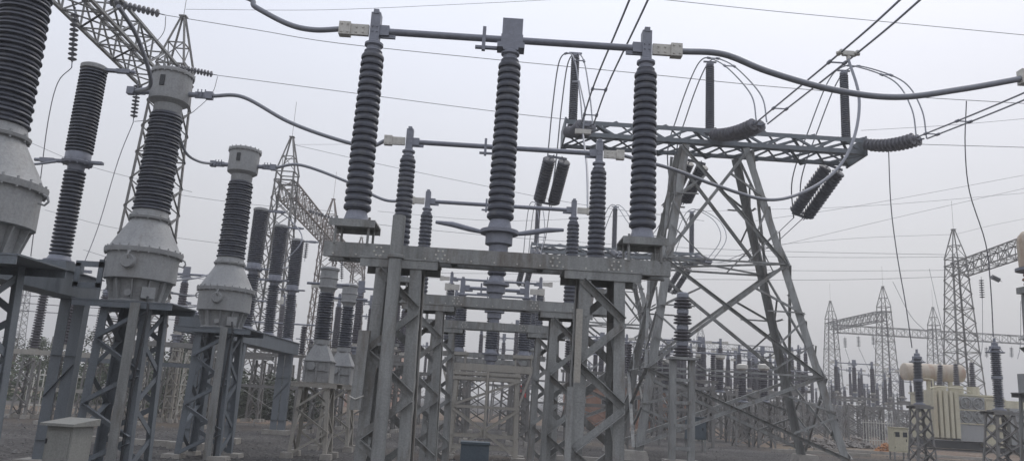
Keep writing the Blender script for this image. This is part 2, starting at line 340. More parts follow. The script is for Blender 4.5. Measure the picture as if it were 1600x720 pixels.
isoB = copy_tree(isoA, None, (0, ROW[1], 3.24), 'second three-post disconnector, standing directly behind the largest one', gI)
isoC = copy_tree(isoA, None, (0, ROW[2], 3.24), 'third three-post disconnector, smallest of the middle row, behind the second one', gI)
for q in (isoB, isoC):
    for ch in [c for c in q.children if c.name.startswith('drive_arm')]: bpy.data.objects.remove(ch)
gS = 'lattice columns under the middle disconnectors'
wd = ['nearest', 'second', 'third']
proto = {}
for i, Y in enumerate(ROW):
    for sx, side in ((-1, 'left'), (1, 'right')):
        lb = f'{side} grey steel lattice column under the {wd[i]} middle disconnector beam'
        X = -1.18 if sx < 0 else 1.28
        if sx in proto: copy_tree(proto[sx], None, (X, Y, 0), lb, gS)
        else: proto[sx] = column('support_column', lb, 'steel column', gS, X, Y, 3.225, (.66, .62), (.54, .56), 6, .135, .085, STEEL, cap=(.95, .62))
# vertical operating pipes and covers
o = thing('operating_pipe', (-1.2, 9.02, 0), 'round vertical steel operating pipe in front of the nearest left lattice column', 'pipe')
MB().tube([(0, 0, .0), (0, 0, 3.72)], .078, 20).build('pipe', STEEL, o)
MB().lathe([(.08, 0), (.1, .01), (.1, .04), (.08, .05)], (0, 0, 3.2), seg=20).build('collar', STEEL, o); MB().box((.0, .06, 2.2), (.24, .1, .03)).build('bracket', STEEL, o)
MB().taper((0, 0, -.05), (.4, .4), (0, 0, .12), (.34, .34)).build('footing', CONC, o)
o = thing('cable_duct', (-1.5, 9.1, 0), 'flat folded steel cable cover wired to the left leg of the nearest column', 'cable cover')
MB().prism((0, 0, 1.45), (.02, 0, 2.35), [(-.08, -.02), (.05, -.04), (.06, .01), (.055, .015), (.04, -.025), (-.08, -.005)], X_, Y_).build('cover', STEEL, o)
MB().tube([(-.09, -.03, 1.6), (-.02, -.05, 1.57), (.07, -.03, 1.61)], .008, 6).build('tie_wire', ALU, o)
for i, (X, Y, z0, z1) in enumerate([(1.0, 9.1, 1.9, 2.75), (.93, 9.12, 0.0, 1.85), (.98, 13.6, .6, 2.2)]):
    tag(MB().box((X, Y, (z0+z1)/2), (.075, .04, z1-z0)).build('cable_duct', STEEL if i else STEELW, None, (X, Y, z0)), ['short pale flat cable cover hanging on the right nearest column', 'dark narrow cable duct rising from the ground at the right nearest column', 'flat cable cover strapped to the right column of the second disconnector'][i], 'cable cover', 'flat cable covers')
# ------------------------------------------------------------------ current transformers (tank type)
def ct(label, x, y, zb, group):
    r = thing('current_transformer', (x, y, zb), label, 'current transformer', group); S = 40
    b = MB().lathe([(.43, .0), (.46, .02), (.46, .05), (.41, .06), (.47, .42)], seg=S)
    for k in range(12):
        a = k*pi/6+.2; b.bar((.42*cos(a), .42*sin(a), .06), (.52*cos(a), .52*sin(a), .40), .02, .09, V((cos(a), sin(a), 0)))
    b.build('lower_tank', CTP, r)
    tk = MB().lathe([(.50, .40), (.60, .41), (.60, .86), (.655, .87), (.66, .90), (.665, .95), (.62, .96), (.60, .98), (.53, 1.12), (.40, 1.35), (.31, 1.52)], seg=S)
    for k in range(24):
        a = k*pi/12; tk.cyl((.64*cos(a), .64*sin(a), .85), (.64*cos(a), .64*sin(a), .985), .016, 6)
    for a in (.1, pi-.1, 1.6, -1.5): tk.tube([(.66*cos(a), .66*sin(a), .86), (.72*cos(a), .72*sin(a), .83), (.74*cos(a), .74*sin(a), .77), (.70*cos(a), .70*sin(a), .72), (.62*cos(a), .62*sin(a), .74)], .015, 6)
    tk.build('main_tank', CTP, r)
    d = V((.05, -1, .0)).normalized(); MB().lathe([(.125, 0), (.125, .12), (.11, .15)], (d.x*.55, d.y*.55, .68), d, 20).build('port_cover', CTP, r)
    MB().lathe([(.06, 0), (.06, .08)], (.04, -.41, .16), (0, -1, 0), 14).build('drain_valve', CTP, r)
    MB().box((.34, -.38, .17), (.22, .14, .20), .5).build('terminal_box', CTP, r)
    n = MB().lathe([(.31, 1.52), (.36, 1.53), (.37, 1.57), (.33, 1.585), (.30, 1.70)], seg=S)
    for k in range(10): a = k*pi/5; n.cyl((.34*cos(a), .34*sin(a), 1.5), (.34*cos(a), .34*sin(a), 1.61), .015, 6)
    n.build('neck_flange', CTP, r)
    MB().sheds((0, 0, 1.70), (0, 0, 3.60), .285, .25, .335, .295, 30, S, alt=.45).build('insulator', PORC, r)
    h = MB().lathe([(.24, 3.60), (.25, 3.63), (.25, 3.76), (.31, 3.80), (.355, 3.83), (.36, 3.88), (.36, 4.34), (.39, 4.35), (.395, 4.38), (.39, 4.41), (.30, 4.45), (.02, 4.50)], seg=S)
    for k in range(20): a = k*pi/10; h.cyl((.38*cos(a), .38*sin(a), 4.33), (.38*cos(a), .38*sin(a), 4.44), .014, 6)
    h = h.build('head_tank', CTP, r)
    MB().box((-.02, -.365, 4.14), (.085, .03, .20)).build('oil_gauge', DARK, h)
    for s in (-1, 1):
        t = MB().cyl((s*.34, 0, 4.02), (s*.52, 0, 4.02), .05, 14); t.box((s*.60, 0, 4.02), (.26, .05, .12)); t.box((s*.74, 0, 4.02), (.13, .11, .14))
        for k in range(3): t.cyl((s*(.53+.07*k), -.05, 4.02-.04+.0*k), (s*(.53+.07*k), -.05, 4.12), .012, 6)
        t.build('terminal', ALUD, r)
    return r
gC = 'tank type current transformers in the left row'
ct2 = ct('grey tank current transformer with flared cone, middle one of the three in the left row', -6.4, 14, 2.95, gC)
copy_tree(ct2, None, (-6.4, 18.5, 2.9), 'farthest grey tank current transformer of the left row, right of the middle one', gC)
copy_tree(ct2, None, (-6.4, 9.5, 2.98), 'huge nearest current transformer cut off by the left edge of the photo', gC)
gCS = 'lattice stands under the left current transformers'
cs = column('support_column', 'dark steel lattice stand under the middle grey tank current transformer', 'steel column', gCS, -6.4, 14, 2.93, (1.0, .95), (.82, .82), 5, .14, .09, STEELB, cap=(1.75, 1.1))
copy_tree(cs, None, (-6.4, 18.5, -.05), 'steel lattice stand under the farthest tank current transformer of the left row', gCS)
copy_tree(cs, None, (-6.4, 9.5, .03), 'big dark lattice stand at the left edge of the photo', gCS)
for (x, y, lb) in ((-6.0, 13.5, 'middle'), (-6.0, 18.0, 'farthest'), (-6.0, 9.02, 'nearest')):
    o = MB().tube(smooth([(x, y, 3.05), (x+.06, y-.05, 2.8), (x+.03, y-.02, 2.4), (x-.02, y-.02, 1.2), (x, y, -.05)], 5), .022, 8).build('cable_conduit', DARK, None, (x, y, 0)); tag(o, f'dark cable conduit running down the {lb} current transformer stand', 'cable')
# flat pale plates in front of the stands
for Y, t in ((14, 'middle'), (18.5, 'farthest')):
    q = P(211, 478, 13.4) if Y == 14 else P(350, 515, 17.9)
    o = thing('cable_trough', (q.x, q.y, 0), f'pale vertical cable trough clipped to the front of the {t} current transformer stand', 'cable trough', 'cable troughs on the current transformer stands')
    MB().chan((-.0, 0, 0), (0, 0, q.z+.06), .13, .05, Y_, .008) if 0 else MB().box((0, 0, (q.z+.06)/2), (.16, .035, q.z+.06)).build('trough', STEEL, o)
# ------------------------------------------------------------------ circuit breaker poles on girders
def breaker_pole(label, x, y, zb, group, top=7.45, det=2):
    S = {2: 32, 1: 20}[det]; r = thing('circuit_breaker_pole', (x, y, zb), label, 'circuit breaker', group); t = top-zb; mz = t*.475
    MB().lathe([(.26, 0), (.26, .03), (.20, .05), (.17, .12)], seg=S).build('base_flange', ALUD, r)
    MB().sheds((0, 0, .12), (0, 0, mz-.10), .135, .135, .185, .185, 22, S).build('support_insulator', PORC, r)
    m = MB().lathe([(.14, mz-.10), (.15, mz), (.26, mz+.02), (.27, mz+.06), (.22, mz+.09), (.22, mz+.22), (.20, mz+.25)], seg=S)
    for k in range(12): a = k*pi/6; m.cyl((.24*cos(a), .24*sin(a), mz), (.24*cos(a), .24*sin(a), mz+.1), .016, 6)
    m.build('middle_flange', ALUD, r)
    MB().sheds((0, 0, mz+.25), (0, 0, t-.14), .19, .185, .24, .235, 25, S).build('interrupter', PORC, r)
    MB().lathe([(.2, t-.14), (.24, t-.12), (.24, t-.05), (.19, t-.02), (.1, t)], seg=S).build('top_cap', CTP, r)
    for z, s in ((mz+.07, -1), (mz+.07, 1), (t-.1, 1)):
        tt = MB().box((s*.34, 0, z), (.26, .10, .05))
        if not (z < t-.2 and s > 0): tt.tube([(s*.4, 0, z), (s*.78, 0, z)], .032, 10); tt.box((s*.55, 0, z), (.26, .08, .08))
        tt.build('terminal', ALUD, r)
    return r
gB = 'circuit breaker poles'
b1 = breaker_pole('tall two-stage circuit breaker pole left of the middle grey tank transformer', -7.9, 14, 3.62, gB)
b2 = breaker_pole('first and leftmost of three breaker poles right of the farthest tank transformer', -7.55, 24, 3.3, gB, 7.15, 1)
copy_tree(b2, None, (-7.55, 26.4, 3.3), 'second of three breaker poles right of the farthest tank transformer', gB)
copy_tree(b2, None, (-7.55, 28.8, 3.3), 'third and rightmost of three breaker poles behind the farthest tank transformer', gB)
def girder(label, x, y0, y1, z1, h, wdt, legs, leg_w=.2):
    r = thing('breaker_frame', (x, (y0+y1)/2, 0), label, 'steel frame', 'girder frames under the circuit breakers'); ym = (y0+y1)/2
    b = MB().box((0, 0, z1-h/2), (wdt, y1-y0, h)); b.box((0, 0, z1+.01), (wdt+.08, y1-y0+.04, .02)); b.build('girder', STEELB, r)
    for ly in legs:
        for sx in (-1, 1):
            MB().ang((sx*wdt*.42, ly-ym, 0), (sx*wdt*.42, ly-ym, z1-h), -X_*sx, Y_, leg_w).build('leg', STEELB, r)
        for k in range(3):
            z = .5+k*.75; MB().bar((-wdt*.4, ly-ym-.01, z), (wdt*.4, ly-ym-.01, z+.6 if k % 2 else z), .07, .01).build('brace', STEELB, r)
        MB().box((0, ly-ym, .08), (wdt+.3, .5, .16)).build('footing', CONC, r)
    return r
girder('long blue grey girder on legs under the left circuit breaker pole', -7.85, 8.2, 15.0, 3.45, .42, .55, (9.0, 11.5, 14.6))
girder('blue grey girder on legs under the group of three breaker poles', -7.55, 19.6, 29.6, 3.28, .42, .6, (20.6, 23.2, 28.9), .24)
o = thing('pole_bracket', (-7.9, 14, 3.45), 'blue grey bracket with square hole under the left circuit breaker pole', 'bracket')
MB().box((0, 0, .08), (.62, .62, .16)).build('plate', STEELB, o)
bk = MB().box((.5, -.25, -.06), (.09, .03, .42)); bk.box((.9, -.25, -.02), (.09, .03, .50)); bk.box((.7, -.25, .14), (.5, .03, .1)); bk.box((.7, -.25, -.24), (.5, .03, .1)); bk.build('window_plate', STEELB, o)
# ------------------------------------------------------------------ smaller box-base current transformers (second bay)
def ct_small(label, x, y, zb, group, k=1.0):
    r = thing('current_transformer', (x, y, zb), label, 'current transformer', group); S = 28; k = k
    b = MB().box((0, 0, .26), (.66, .62, .50)); b.box((0, 0, .53), (.74, .7, .03))
    for xx in (-.3, 0, .3): b.box((xx, -.33, .26), (.04, .05, .46))
    b.box((0, -.33, .3), (.62, .03, .03)); b.build('base_tank', CTP, r)
    MB().taper((0, 0, .545), (.66, .62), (0, 0, .95), (.30, .30)).build('cone', CTP, r)
    MB().lathe([(.10, 0), (.10, .08)], (-.12, -.32, .40), (0, -1, 0), 14).build('port_cover', CTP, r)
    MB().lathe([(.17, .93), (.20, .95), (.2, 1.05), (.16, 1.08)], seg=S).build('neck_flange', CTP, r)
    MB().sheds((0, 0, 1.08), (0, 0, 2.28), .14, .13, .205, .19, 18, S, alt=.3).build('insulator', PORC, r)
    h = MB().lathe([(.15, 2.26), (.16, 2.30), (.20, 2.36), (.22, 2.38), (.24, 2.39), (.24, 2.42), (.22, 2.43), (.22, 2.62), (.24, 2.63), (.24, 2.66), (.22, 2.67), (.22, 2.84), (.25, 2.86), (.25, 2.91), (.15, 2.95)], seg=S).build('head_tank', CTP, r)
    for s in (-1, 1): MB().tube([(s*.2, 0, 2.5), (s*.55, 0, 2.5)], .035, 10).build('terminal', ALUD, r)
    return r
gc2 = 'box base current transformers of the second bay'
s4 = ct_small('pale box-base current transformer standing left of its twin near the nearest left column', -4.33, 20, 1.82, gc2)
copy_tree(s4, None, (-4.33, 23, 1.82), 'box-base current transformer half hidden behind the nearest left lattice column', gc2)
gs2 = 'pale lattice stands of the second bay'
s4c = column('support_column', 'pale four-legged lattice stand under the left box-base current transformer', 'steel column', gs2, -4.33, 20, 1.8, (.95, .8), (.74, .66), 3, .09, .055, STEELW, style='zig', cap=(1.15, .8))
copy_tree(s4c, None, (-4.33, 23, 0), 'pale lattice stand under the half hidden box-base current transformer', gs2)
# central second bay disconnectors with pale trestle
gI2 = 'disconnectors of the bay behind the middle row'
i4 = isolator('small three-post disconnector on the pale trestle at bottom centre', gI2, -.03, 23, 2.44, half=.96, ht=2.42, det=1, k=1.12, m=STEELW, over=.30)
for Y, lb in ((31, 'farther three-post disconnector seen between the centre beams, first behind the trestle'), (35.5, 'farther three-post disconnector, second behind the trestle'), (40, 'farther three-post disconnector, third behind the trestle')):
    q = isoF = isolator(lb, gI2, 0, Y, 3.24, det=1) if Y == 31 else copy_tree(isoF, None, (0, Y, 3.24), lb, gI2)
for Y, lb in ((31, 'first'), (35.5, 'second'), (40, 'third')):
    for sx in (-1, 1):
        column('support_column', f'far {"left" if sx < 0 else "right"} lattice column of the {lb} disconnector behind the trestle', 'steel column', 'far lattice columns behind the trestle', sx*1.25, Y, 3.22, (.7, .6), (.55, .55), 6, .11, .07, STEELF, indiv=False)
tr = thing('trestle', (-.1, 23, -.03), 'pale four-legged trestle with cross braces at bottom centre', 'steel trestle')
for sx in (-1, 1):
    for sy in (-1, 1):
        MB().ang((sx*1.0, sy*.5, 0), (sx*.93, sy*.45, 2.46), -X_*sx, -Y_*sy, .12).build('leg', STEELW, tr)
        MB().box((sx*1.0, sy*.5, .06), (.4, .4, .14)).build('footing', CONC, tr)
    MB().bar((sx*1.25, -.47, 2.46), (sx*.95, -.47, 1.55), .06, .06).build('knee_brace', STEELW, tr)
for sy in (-1, 1):
    for z in (.3, .62, 1.42, 2.2, 2.34): MB().ang((-.97, sy*.49, z), (.97, sy*.49, z), Z_, -Y_*sy, .07 if z < 2 else .09).build('rail', STEELW, tr)
    for a, b in (((-.96, 1.38), (.96, .10)), ((.96, 1.38), (-.96, .10)), ((-.95, 1.45), (.95, 2.2))):
        MB().ang((a[0], sy*(.505), a[1]), (b[0], sy*.505, b[1]), Z_, -Y_*sy, .06).build('brace', STEELW, tr)
for z in (1.45, 2.25):
    for sx in (-1, 1): MB().ang((sx*.95, -.48, z), (sx*.95, .48, z), Z_, -X_*sx, .07).build('side_rail', STEELW, tr)
MB().tube([(.02, -.52, .62), (.02, -.52, 2.46)], .035, 8).build('centre_post', STEELW, tr)
# ------------------------------------------------------------------ boxes
def cabinet(name, label, cat, x, y, z0, w_, d, h, m, roof=.06, legs=True, door=True, rz=0, slope=.0):
    r = thing(name, (x, y, 0), label, cat, rz=rz)
    MB().box((0, 0, z0+h/2), (w_, d, h)).build('body', m, r)
    MB().prism((-w_/2-roof, 0, 0), (w_/2+roof, 0, 0), [(-d/2-roof*1.8, z0+h+.002), (d/2+roof, z0+h+.002), (d/2+roof, z0+h+.04+slope), (-d/2-roof*1.8, z0+h+.035)], Y_, Z_).build('roof', m, r)
    if door:
        dd = MB().box((0, -d/2-.008, z0+h/2), (w_*.86, .012, h*.88)).build('door', m, r); MB().box((w_*.32, -d/2-.03, z0+h/2), (.02, .04, .12)).build('handle', DARK, dd)
        for zz in (.2, .8): MB().cyl((-w_*.43, -d/2-.02, z0+h*zz-.03), (-w_*.43, -d/2-.02, z0+h*zz+.03), .012, 8).build('hinge', DARK, dd)
    if legs:
        for sx in (-1, 1):
            for sy in (-1, 1): MB().box((sx*(w_/2-.04), sy*(d/2-.04), z0/2), (.06, .06, z0)).build('leg', STEEL, r)
    else: MB().box((0, 0, z0/2), (w_+.15, d+.15, z0)).build('plinth', CONC, r)
    return r
q = P(104, 657, 10.2)
cabinet('marshalling_kiosk', 'pale grey kiosk with sloping roof at the foot of the left stands', 'kiosk', q.x+.02, 10.3, .1, .34, .42, q.z-.16, KIOSK, .05, False, True, -.1, .05)
q = P(743, 690, 13.2)
cabinet('mechanism_box', 'dark blue grey mechanism box low at bottom centre', 'control box', q.x, 13.2, q.z-.75, .46, .3, .72, BLUEB, .012, True, False)
q = P(1403, 667, 37)
r = cabinet('control_cabinet', 'cream control cabinet with two dark windows standing before the transformer', 'cabinet', q.x, 37, .35, .72, .5, q.z-.38, CREAM, .03)
for sx in (-1, 1): MB().box((sx*.18, -.27, q.z-.32), (.2, .02, .22)).build('window', GLASSD, r)
cabinet('control_box', 'small dark box standing behind the right gantry legs', 'control box', 8.9, 34, .5, .8, .5, .9, BLUEB, .03)
# ------------------------------------------------------------------ big right gantry
def string_thing(name, label, cat, p0, p1, group, n=14, r=.15, double=0.0, m=DISC, seg=16, sag=0.0):
    m_s = DISCG
    p0 = V(p0); p1 = V(p1); t = thing(name, p0, label, cat, group); d = p1-p0; u = (X_ - d.normalized()*X_.dot(d.normalized())).normalized()
    Lg = d.length; dn = d/Lg
    offs = (-double/2, double/2) if double else (0,)
    if sag:
        for o_ in offs:
            b = MB(); pt = lambda q: u*o_+dn*.15+(d-dn*.3)*q-Z_*(sag*4*q*(1-q))
            for k in range(n):
                a_, c_ = pt(k/n), pt((k+1)/n); Lk = (c_-a_).length; b.lathe([(r*.5, 0), (r*.55, Lk*.2), (r*.95, Lk*.34), (r, Lk*.45), (r*.97, Lk*.58), (r*.6, Lk*.74), (r*.5, Lk)], a_, c_-a_, seg)
            pp = [pt(0), pt(1)]
            b.build('insulator_string', m_s, t); MB().tube([u*o_*.5, pp[0]], .02, 6).build('shackle', ALUD, t); MB().tube([pp[-1], u*o_*.8+d], .03, 6).build('clamp', ALUD, t)
        offs = ()
    for o_ in offs:
        a = u*o_+dn*.22; b = u*o_+d-dn*.22
        (MB().sheds(a, b, r*.78, r*.78, r, r, n, seg) if double else MB().discs(a, b, n, r, seg)).build('insulator_string', PORC if double else m, t)
        MB().tube([u*o_*.5, a], .02, 6).build('shackle', ALUD, t); MB().tube([b, u*o_*.8+d], .02, 6).build('clamp', ALUD, t)
    if double:
        for c in (dn*.1, d-dn*.14): MB().bar(c-u*(double*.62), c+u*(double*.62), .05, .09).build('yoke_plate', ALUD, t)
        a = d-dn*.4; 
    return t
def gantry(G, tags, twin=True):
    """legs, beam, posts and strings of the wide gantry; G = centre depth"""
    gr = 'wide gantries on the right'
    t = thing('gantry_tower', (8.1, G, 0), tags+' splayed four-legged lattice tower carrying the wide gantry beam', 'gantry tower', gr)
    zt = 11.4; top = [V((-1.45, -.7, zt)), V((1.05, -.7, zt)), V((1.05, .7, zt)), V((-1.45, .7, zt))]
    bot = [V((-3.25, -1.9, 0)), V((4.0, -1.9, 0)), V((4.0, 2.1, 0)), V((-3.25, 2.1, 0))]
    c = lambda i, z: bot[i % 4].lerp(top[i % 4], z/zt)
    for i in range(4):
        sx, sy = [(-1, -1), (1, -1), (1, 1), (-1, 1)][i]
        MB().ang(c(i, 0), c(i, zt), -X_*sx, -Y_*sy, .26, .03).build('leg', STEEL, t); MB().taper((bot[i].x, bot[i].y, -.1), (.9, .9), (bot[i].x, bot[i].y, .3), (.7, .7)).build('footing', CONC, t)
    lv = [.4, 3.0, 6.9, 11.3]
    for i in range(4):
        nrm = [-Y_, X_, Y_, -X_][i]
        for k in range(3):
            a0, a1, b0, b1 = c(i, lv[k]), c(i+1, lv[k]), c(i, lv[k+1]), c(i+1, lv[k+1])
            for q, (p0, p1) in enumerate(((a0, b1), (a1, b0))):
                d = (p1-p0).normalized(); s = nrm.cross(d)
                MB().ang(p0+nrm*(.01+.02*q), p1+nrm*(.01+.02*q), s, nrm, .11).build('brace', STEEL, t)
            mid = (a0+a1+b0+b1)/4
            for pa, pb in ((a0.lerp(b1, .27), a0.lerp(b0, .5)), (a0.lerp(b1, .76), a1.lerp(b1, .55)), (a1.lerp(b0, .27), a1.lerp(b1, .5)), (a1.lerp(b0, .76), a0.lerp(b0, .55))):
                MB().ang(pa+nrm*.045, pb+nrm*.045, nrm.cross((pb-pa).normalized()), -nrm, .07).build('strut', STEEL, t)
    for i in range(4):
        nrm = [-Y_, X_, Y_, -X_][i]
        for z in (3.0, 6.9): 
            p0, p1 = c(i, z)+nrm*.06, c(i+1, z)+nrm*.06; MB().ang(p0, p1, Z_, nrm, .07).build('girt', STEEL, t)
        for z0, z1 in ((3.0, 6.9), (6.9, 11.3)):
            zc = z0+(z1-z0)*.56; cc = (c(i, zc)+c(i+1, zc))/2
            for e_ in (c(i, zc), c(i+1, zc)): MB().ang(e_.lerp(cc, .02)+nrm*.07, e_.lerp(cc, .5)+nrm*.07, Z_, nrm, .055).build('strut', STEEL, t)
            for e_, f_ in ((c(i, z0), c(i+1, z0)), (c(i+1, z0), c(i, z0))):
                q1 = e_.lerp(f_, .33); MB().ang(q1+nrm*.075, e_.lerp(c(i if e_ == c(i, z0) else i+1, z1), .28)+nrm*.075, Z_, nrm, .05).build('strut', STEEL, t)
    MB().ang(c(0, 6.9), c(2, 6.9), Z_, X_, .07).build('girt', STEEL, t); MB().ang(c(1, 6.93), c(3, 6.93), Z_, X_, .07).build('girt', STEEL, t)
    b = thing('gantry_beam', (2.25, G, zt), tags+' horizontal lattice beam across the wide gantry', 'gantry beam', gr)
    Lb = 11.25; y0, y1, z0, z1 = -.75, .8, 0.0, .62
    for yy, zz in ((y0, z0), (y1, z0), (y0, z1), (y1, z1)): MB().ang((0, yy, zz), (Lb, yy, zz), Z_*(1 if zz == z0 else -1), Y_*(1 if yy == y0 else -1), .17, .016).build('chord', STEELB, b)
    n = 12; dx = Lb/n
    for k in range(n):
        x0, x1 = k*dx, (k+1)*dx
        if k % 2: x0, x1 = x1, x0
        for yy, s in ((y0, -1), (y1, 1)): MB().ang((x0, yy-.01*s, z0+.05), (x1, yy-.01*s, z1-.05), Z_, -Y_*s, .08).build('brace', STEELB, b)
        for zz in (z0, z1):
            MB().ang((x0, y0+.05, zz), (x1, y1-.05, zz), X_, Z_, .08).build('brace', STEELB, b)
            MB().ang((x1, y0+.05, zz-.02), (x0, y1-.05, zz-.02), X_, -Z_, .08).build('brace', STEELB, b)
    MB().box((Lb+.02, 0, .3), (.06, 1.7, .75)).build('end_plate', STEELB, b); MB().box((-.04, 0, .3), (.06, 1.7, .75)).build('end_plate', STEELB, b)
    for px, ph in ((2.55, 'left'), (7.85, 'middle'), (13.15, 'right')):
        p = thing('post_insulator', (px, G, zt+.66), f'{ph} upright post insulator on the {tags} gantry beam', 'insulator', 'post insulators on the gantry beams')
        MB().lathe([(.2, 0), (.2, .03), (.13, .06), (.12, .14)], seg=16).build('base_flange', ALUD, p)
        MB().sheds((0, 0, .14), (0, 0, 2.82), .14, .13, .175, .165, 30, 20).build('insulator', PORC, p)
        MB().lathe([(.12, 2.82), (.15, 2.85), (.15, 2.92), (.06, 2.96)], seg=16).build('cap', ALUD, p)
        tm = MB().bar((-.25, 0, 3.0), (.25, 0, 3.0), .06, .06).build('jumper_clamp', ALUD, p)
gantry(28.1, 'nearer'); gantry(51.5, 'farther')
XS = {'left': 2.75, 'middle': 8.0, 'right': 13.4}
def bundle(label, pts, sep=.38, r=.017, sp=(), group='twin bundle conductors', n=8, droop=None):
    pts = smooth(pts, n); t = thing('twin_conductor', pts[0], label, 'power line', group); o = pts[0]
    for s in (-1, 1):
        MB().tube([p-o+X_*(s*sep/2) for p in pts], r, 8).build('conductor', COND, t)
    for k in sp:
        p = pts[int(k*(len(pts)-1))]-o; d = (pts[min(int(k*(len(pts)-1))+1, len(pts)-1)]-pts[int(k*(len(pts)-1))-1]).normalized()
        b = MB().bar(p-X_*(sep/2+.03), p+X_*(sep/2+.03), .04, .03)
        for s in (-1, 1): b.tube([p+X_*(s*sep/2)-d*.07, p+X_*(s*sep/2)+d*.07], r*1.9, 8)
        b.build('spacer', ALUD, t)
    return t
fe = {}; be = {}
fs = {'left': (P(893, 208, 27.3), P(918, 194, 25.6)), 'middle': (P(1115, 212, 27.3), P(1190, 193, 25.0)), 'right': (P(1350, 227, 27.3), P(1440, 216, 25.4))}
bs = {'left': (P(872, 243, 28.95), P(852, 322, 30.7)), 'middle': (P(1090, 250, 28.95), P(1058, 318, 30.5)), 'right': (P(1306, 258, 28.95), P(1247, 341, 30.8))}
gT = 'double insulator strings of the gantries'
for ph in ('left', 'middle', 'right'):
    a, b = fs[ph]; string_thing('tension_insulator', f'double insulator string pulling toward the viewer at the {ph} phase of the nearer gantry', 'insulator string', a, b, gT, 13, .22, .36, m=DISC, sag=.12)
    a2, b2 = bs[ph]; string_thing('tension_insulator', f'hanging double insulator string on the far side of the nearer gantry, {ph} phase', 'insulator string', a2, b2, gT, 15, .255, .60)
    fe[ph] = b; be[ph] = b2
    off = V((0, 23.4, 0)); string_thing('tension_insulator', f'double insulator string facing the viewer on the farther gantry, {ph} phase', 'insulator string', a+off, a+off+V((.05, -2.1, -.7)), gT, 12, .21, .30, seg=10)
    string_thing('tension_insulator', f'hanging double insulator string behind the farther gantry, {ph} phase', 'insulator string', a2+off, b2+off, gT, 12, .215, .54, seg=10)
    e2 = a+off+V((.05, -2.1, -.7)); md = (b2+e2)/2-V((0, 0, .55))
    bundle(f'{ph} pair of conductors slung between the two wide gantries', [b2, (b2+md)/2-V((0, 0, .3)), md, (md+e2)/2-V((0, 0, .2)), e2], sp=(.3, .7))
# jumpers over the post insulators
J = {'left': ([(918, 194, 25.6), (914, 150, 26.4), (905, 95, 27.5), (893, 84, 28.1), (880, 100, 28.6), (870, 170, 29.3), (862, 250, 30), (852, 322, 30.7)]),
     'middle': ([(1190, 190, 25.0), (1182, 150, 25.5), (1150, 112, 26.6), (1125, 95, 27.6), (1105, 93, 28.1), (1088, 120, 28.5), (1066, 180, 29.1), (1050, 240, 29.7), (1058, 318, 30.5)]),
     'right': ([(1440, 216, 25.4), (1432, 170, 25.7), (1405, 128, 26.6), (1350, 106, 27.6), (1322, 106, 28.1), (1300, 130, 28.4), (1272, 200, 29.0), (1245, 280, 29.8), (1247, 341, 30.8)])}
for ph, pp in J.items():
    pts = [P(*p) for p in pp]
    bundle(f'twin jumper looping over the {ph} post insulator of the nearer gantry', pts, .36, .026, (.3, .45), 'twin jumper loops')
    off = V((0, 23.4, 0)); a = fs[ph][0]+off+V((.05, -2.1, -.7))
    p2 = [a]+[p+off for p in pts[1:]]
    bundle(f'twin jumper looping over the {ph} post insulator of the farther gantry', p2, .36, .026, (), 'twin jumper loops', n=5)
# conductors coming over the viewer
def over(ph, pix, lab):
    a = fe[ph]; pts = [a]
    for (px, py, X) in pix: pts.append(PX(px, py, X))
    d = pts[-1]-pts[-2]; pts.append(pts[-1]+d*1.6+V((0, 0, .2))); return bundle(lab, pts, .42, .027, (.12, .3))
over('left', [(940, 130, fe['left'].x+.02), (998, 0, fe['left'].x+.05)], 'pair of conductors rising out of the top centre of the photo')
over('middle', [(1325, 84, fe['middle'].x), (1422, 0, fe['middle'].x)], 'pair of conductors crossing the upper right from the middle gantry string')
over('right', [(1600, 151, fe['right'].x+.1)], 'pair of conductors leaving the right edge from the right gantry string')
cl = PX(1325, 84, fe['middle'].x)
o = thing('twin_clamp', cl, 'pale aluminium clamp joining the upper right conductor pair', 'clamp')
b = MB().tube([(-.3, 0, .0), (.3, 0, 0)], .045, 10); b.box((0, 0, 0), (.3, .1, .12))
for s in (-1, 1): b.cyl((s*.21, -.1, .01), (s*.21, .1, .02), .06, 10)
b.box((0, 0, -.1), (.07, .07, .16)); b.build('clamp_body', ALU, o)
# flexible conductors between apparatus
tipR = lambda Y: V((2.25, Y, 6.31)); tipL = lambda Y: V((-2.25, Y, 6.31))
gF = 'thick flexible conductors between the switchgear'
def pl(p0, pix, Y0, Y1, p1=None):
    n = len(pix)+1; out = [V(p0)] if p0 is not None else []
    for i, (a, b) in enumerate(pix): out.append(P(a, b, Y0+(Y1-Y0)*(i+1)/n))
    if p1 is not None: out.append(V(p1))
    return out
cable('conductor', 'thick conductor sagging from the nearest disconnector to the right edge', 'cable', pl(tipR(9.5), [(1130, 85), (1200, 112), (1300, 140), (1400, 152), (1500, 140)], 9.5, 9.5, P(1602, 122, 9.5)), .042, group=gF, seg=12)
cable('conductor', 'conductor drooping from the top left tank transformer to the nearest disconnector', 'cable', pl(V((-5.6, 9.5, 7.0)), [(370, -8), (400, 12), (450, 38), (490, 47)], 9.5, 9.5, tipL(9.5)), .036, group=gF, seg=12)
cable('conductor', 'conductor from the middle tank transformer to the second disconnector', 'cable', pl(V((-5.62, 14, 6.97)), [(380, 152), (450, 190), (520, 216), (575, 229)], 14, 14, tipL(14)), .036, group=gF, seg=10)
cable('conductor', 'conductor from the farthest tank transformer to the third disconnector', 'cable', pl(V((-5.62, 18.5, 6.92)), [(470, 258), (540, 283), (600, 312)], 18.5, 18.5, tipL(18.5)), .036, group=gF, seg=10)
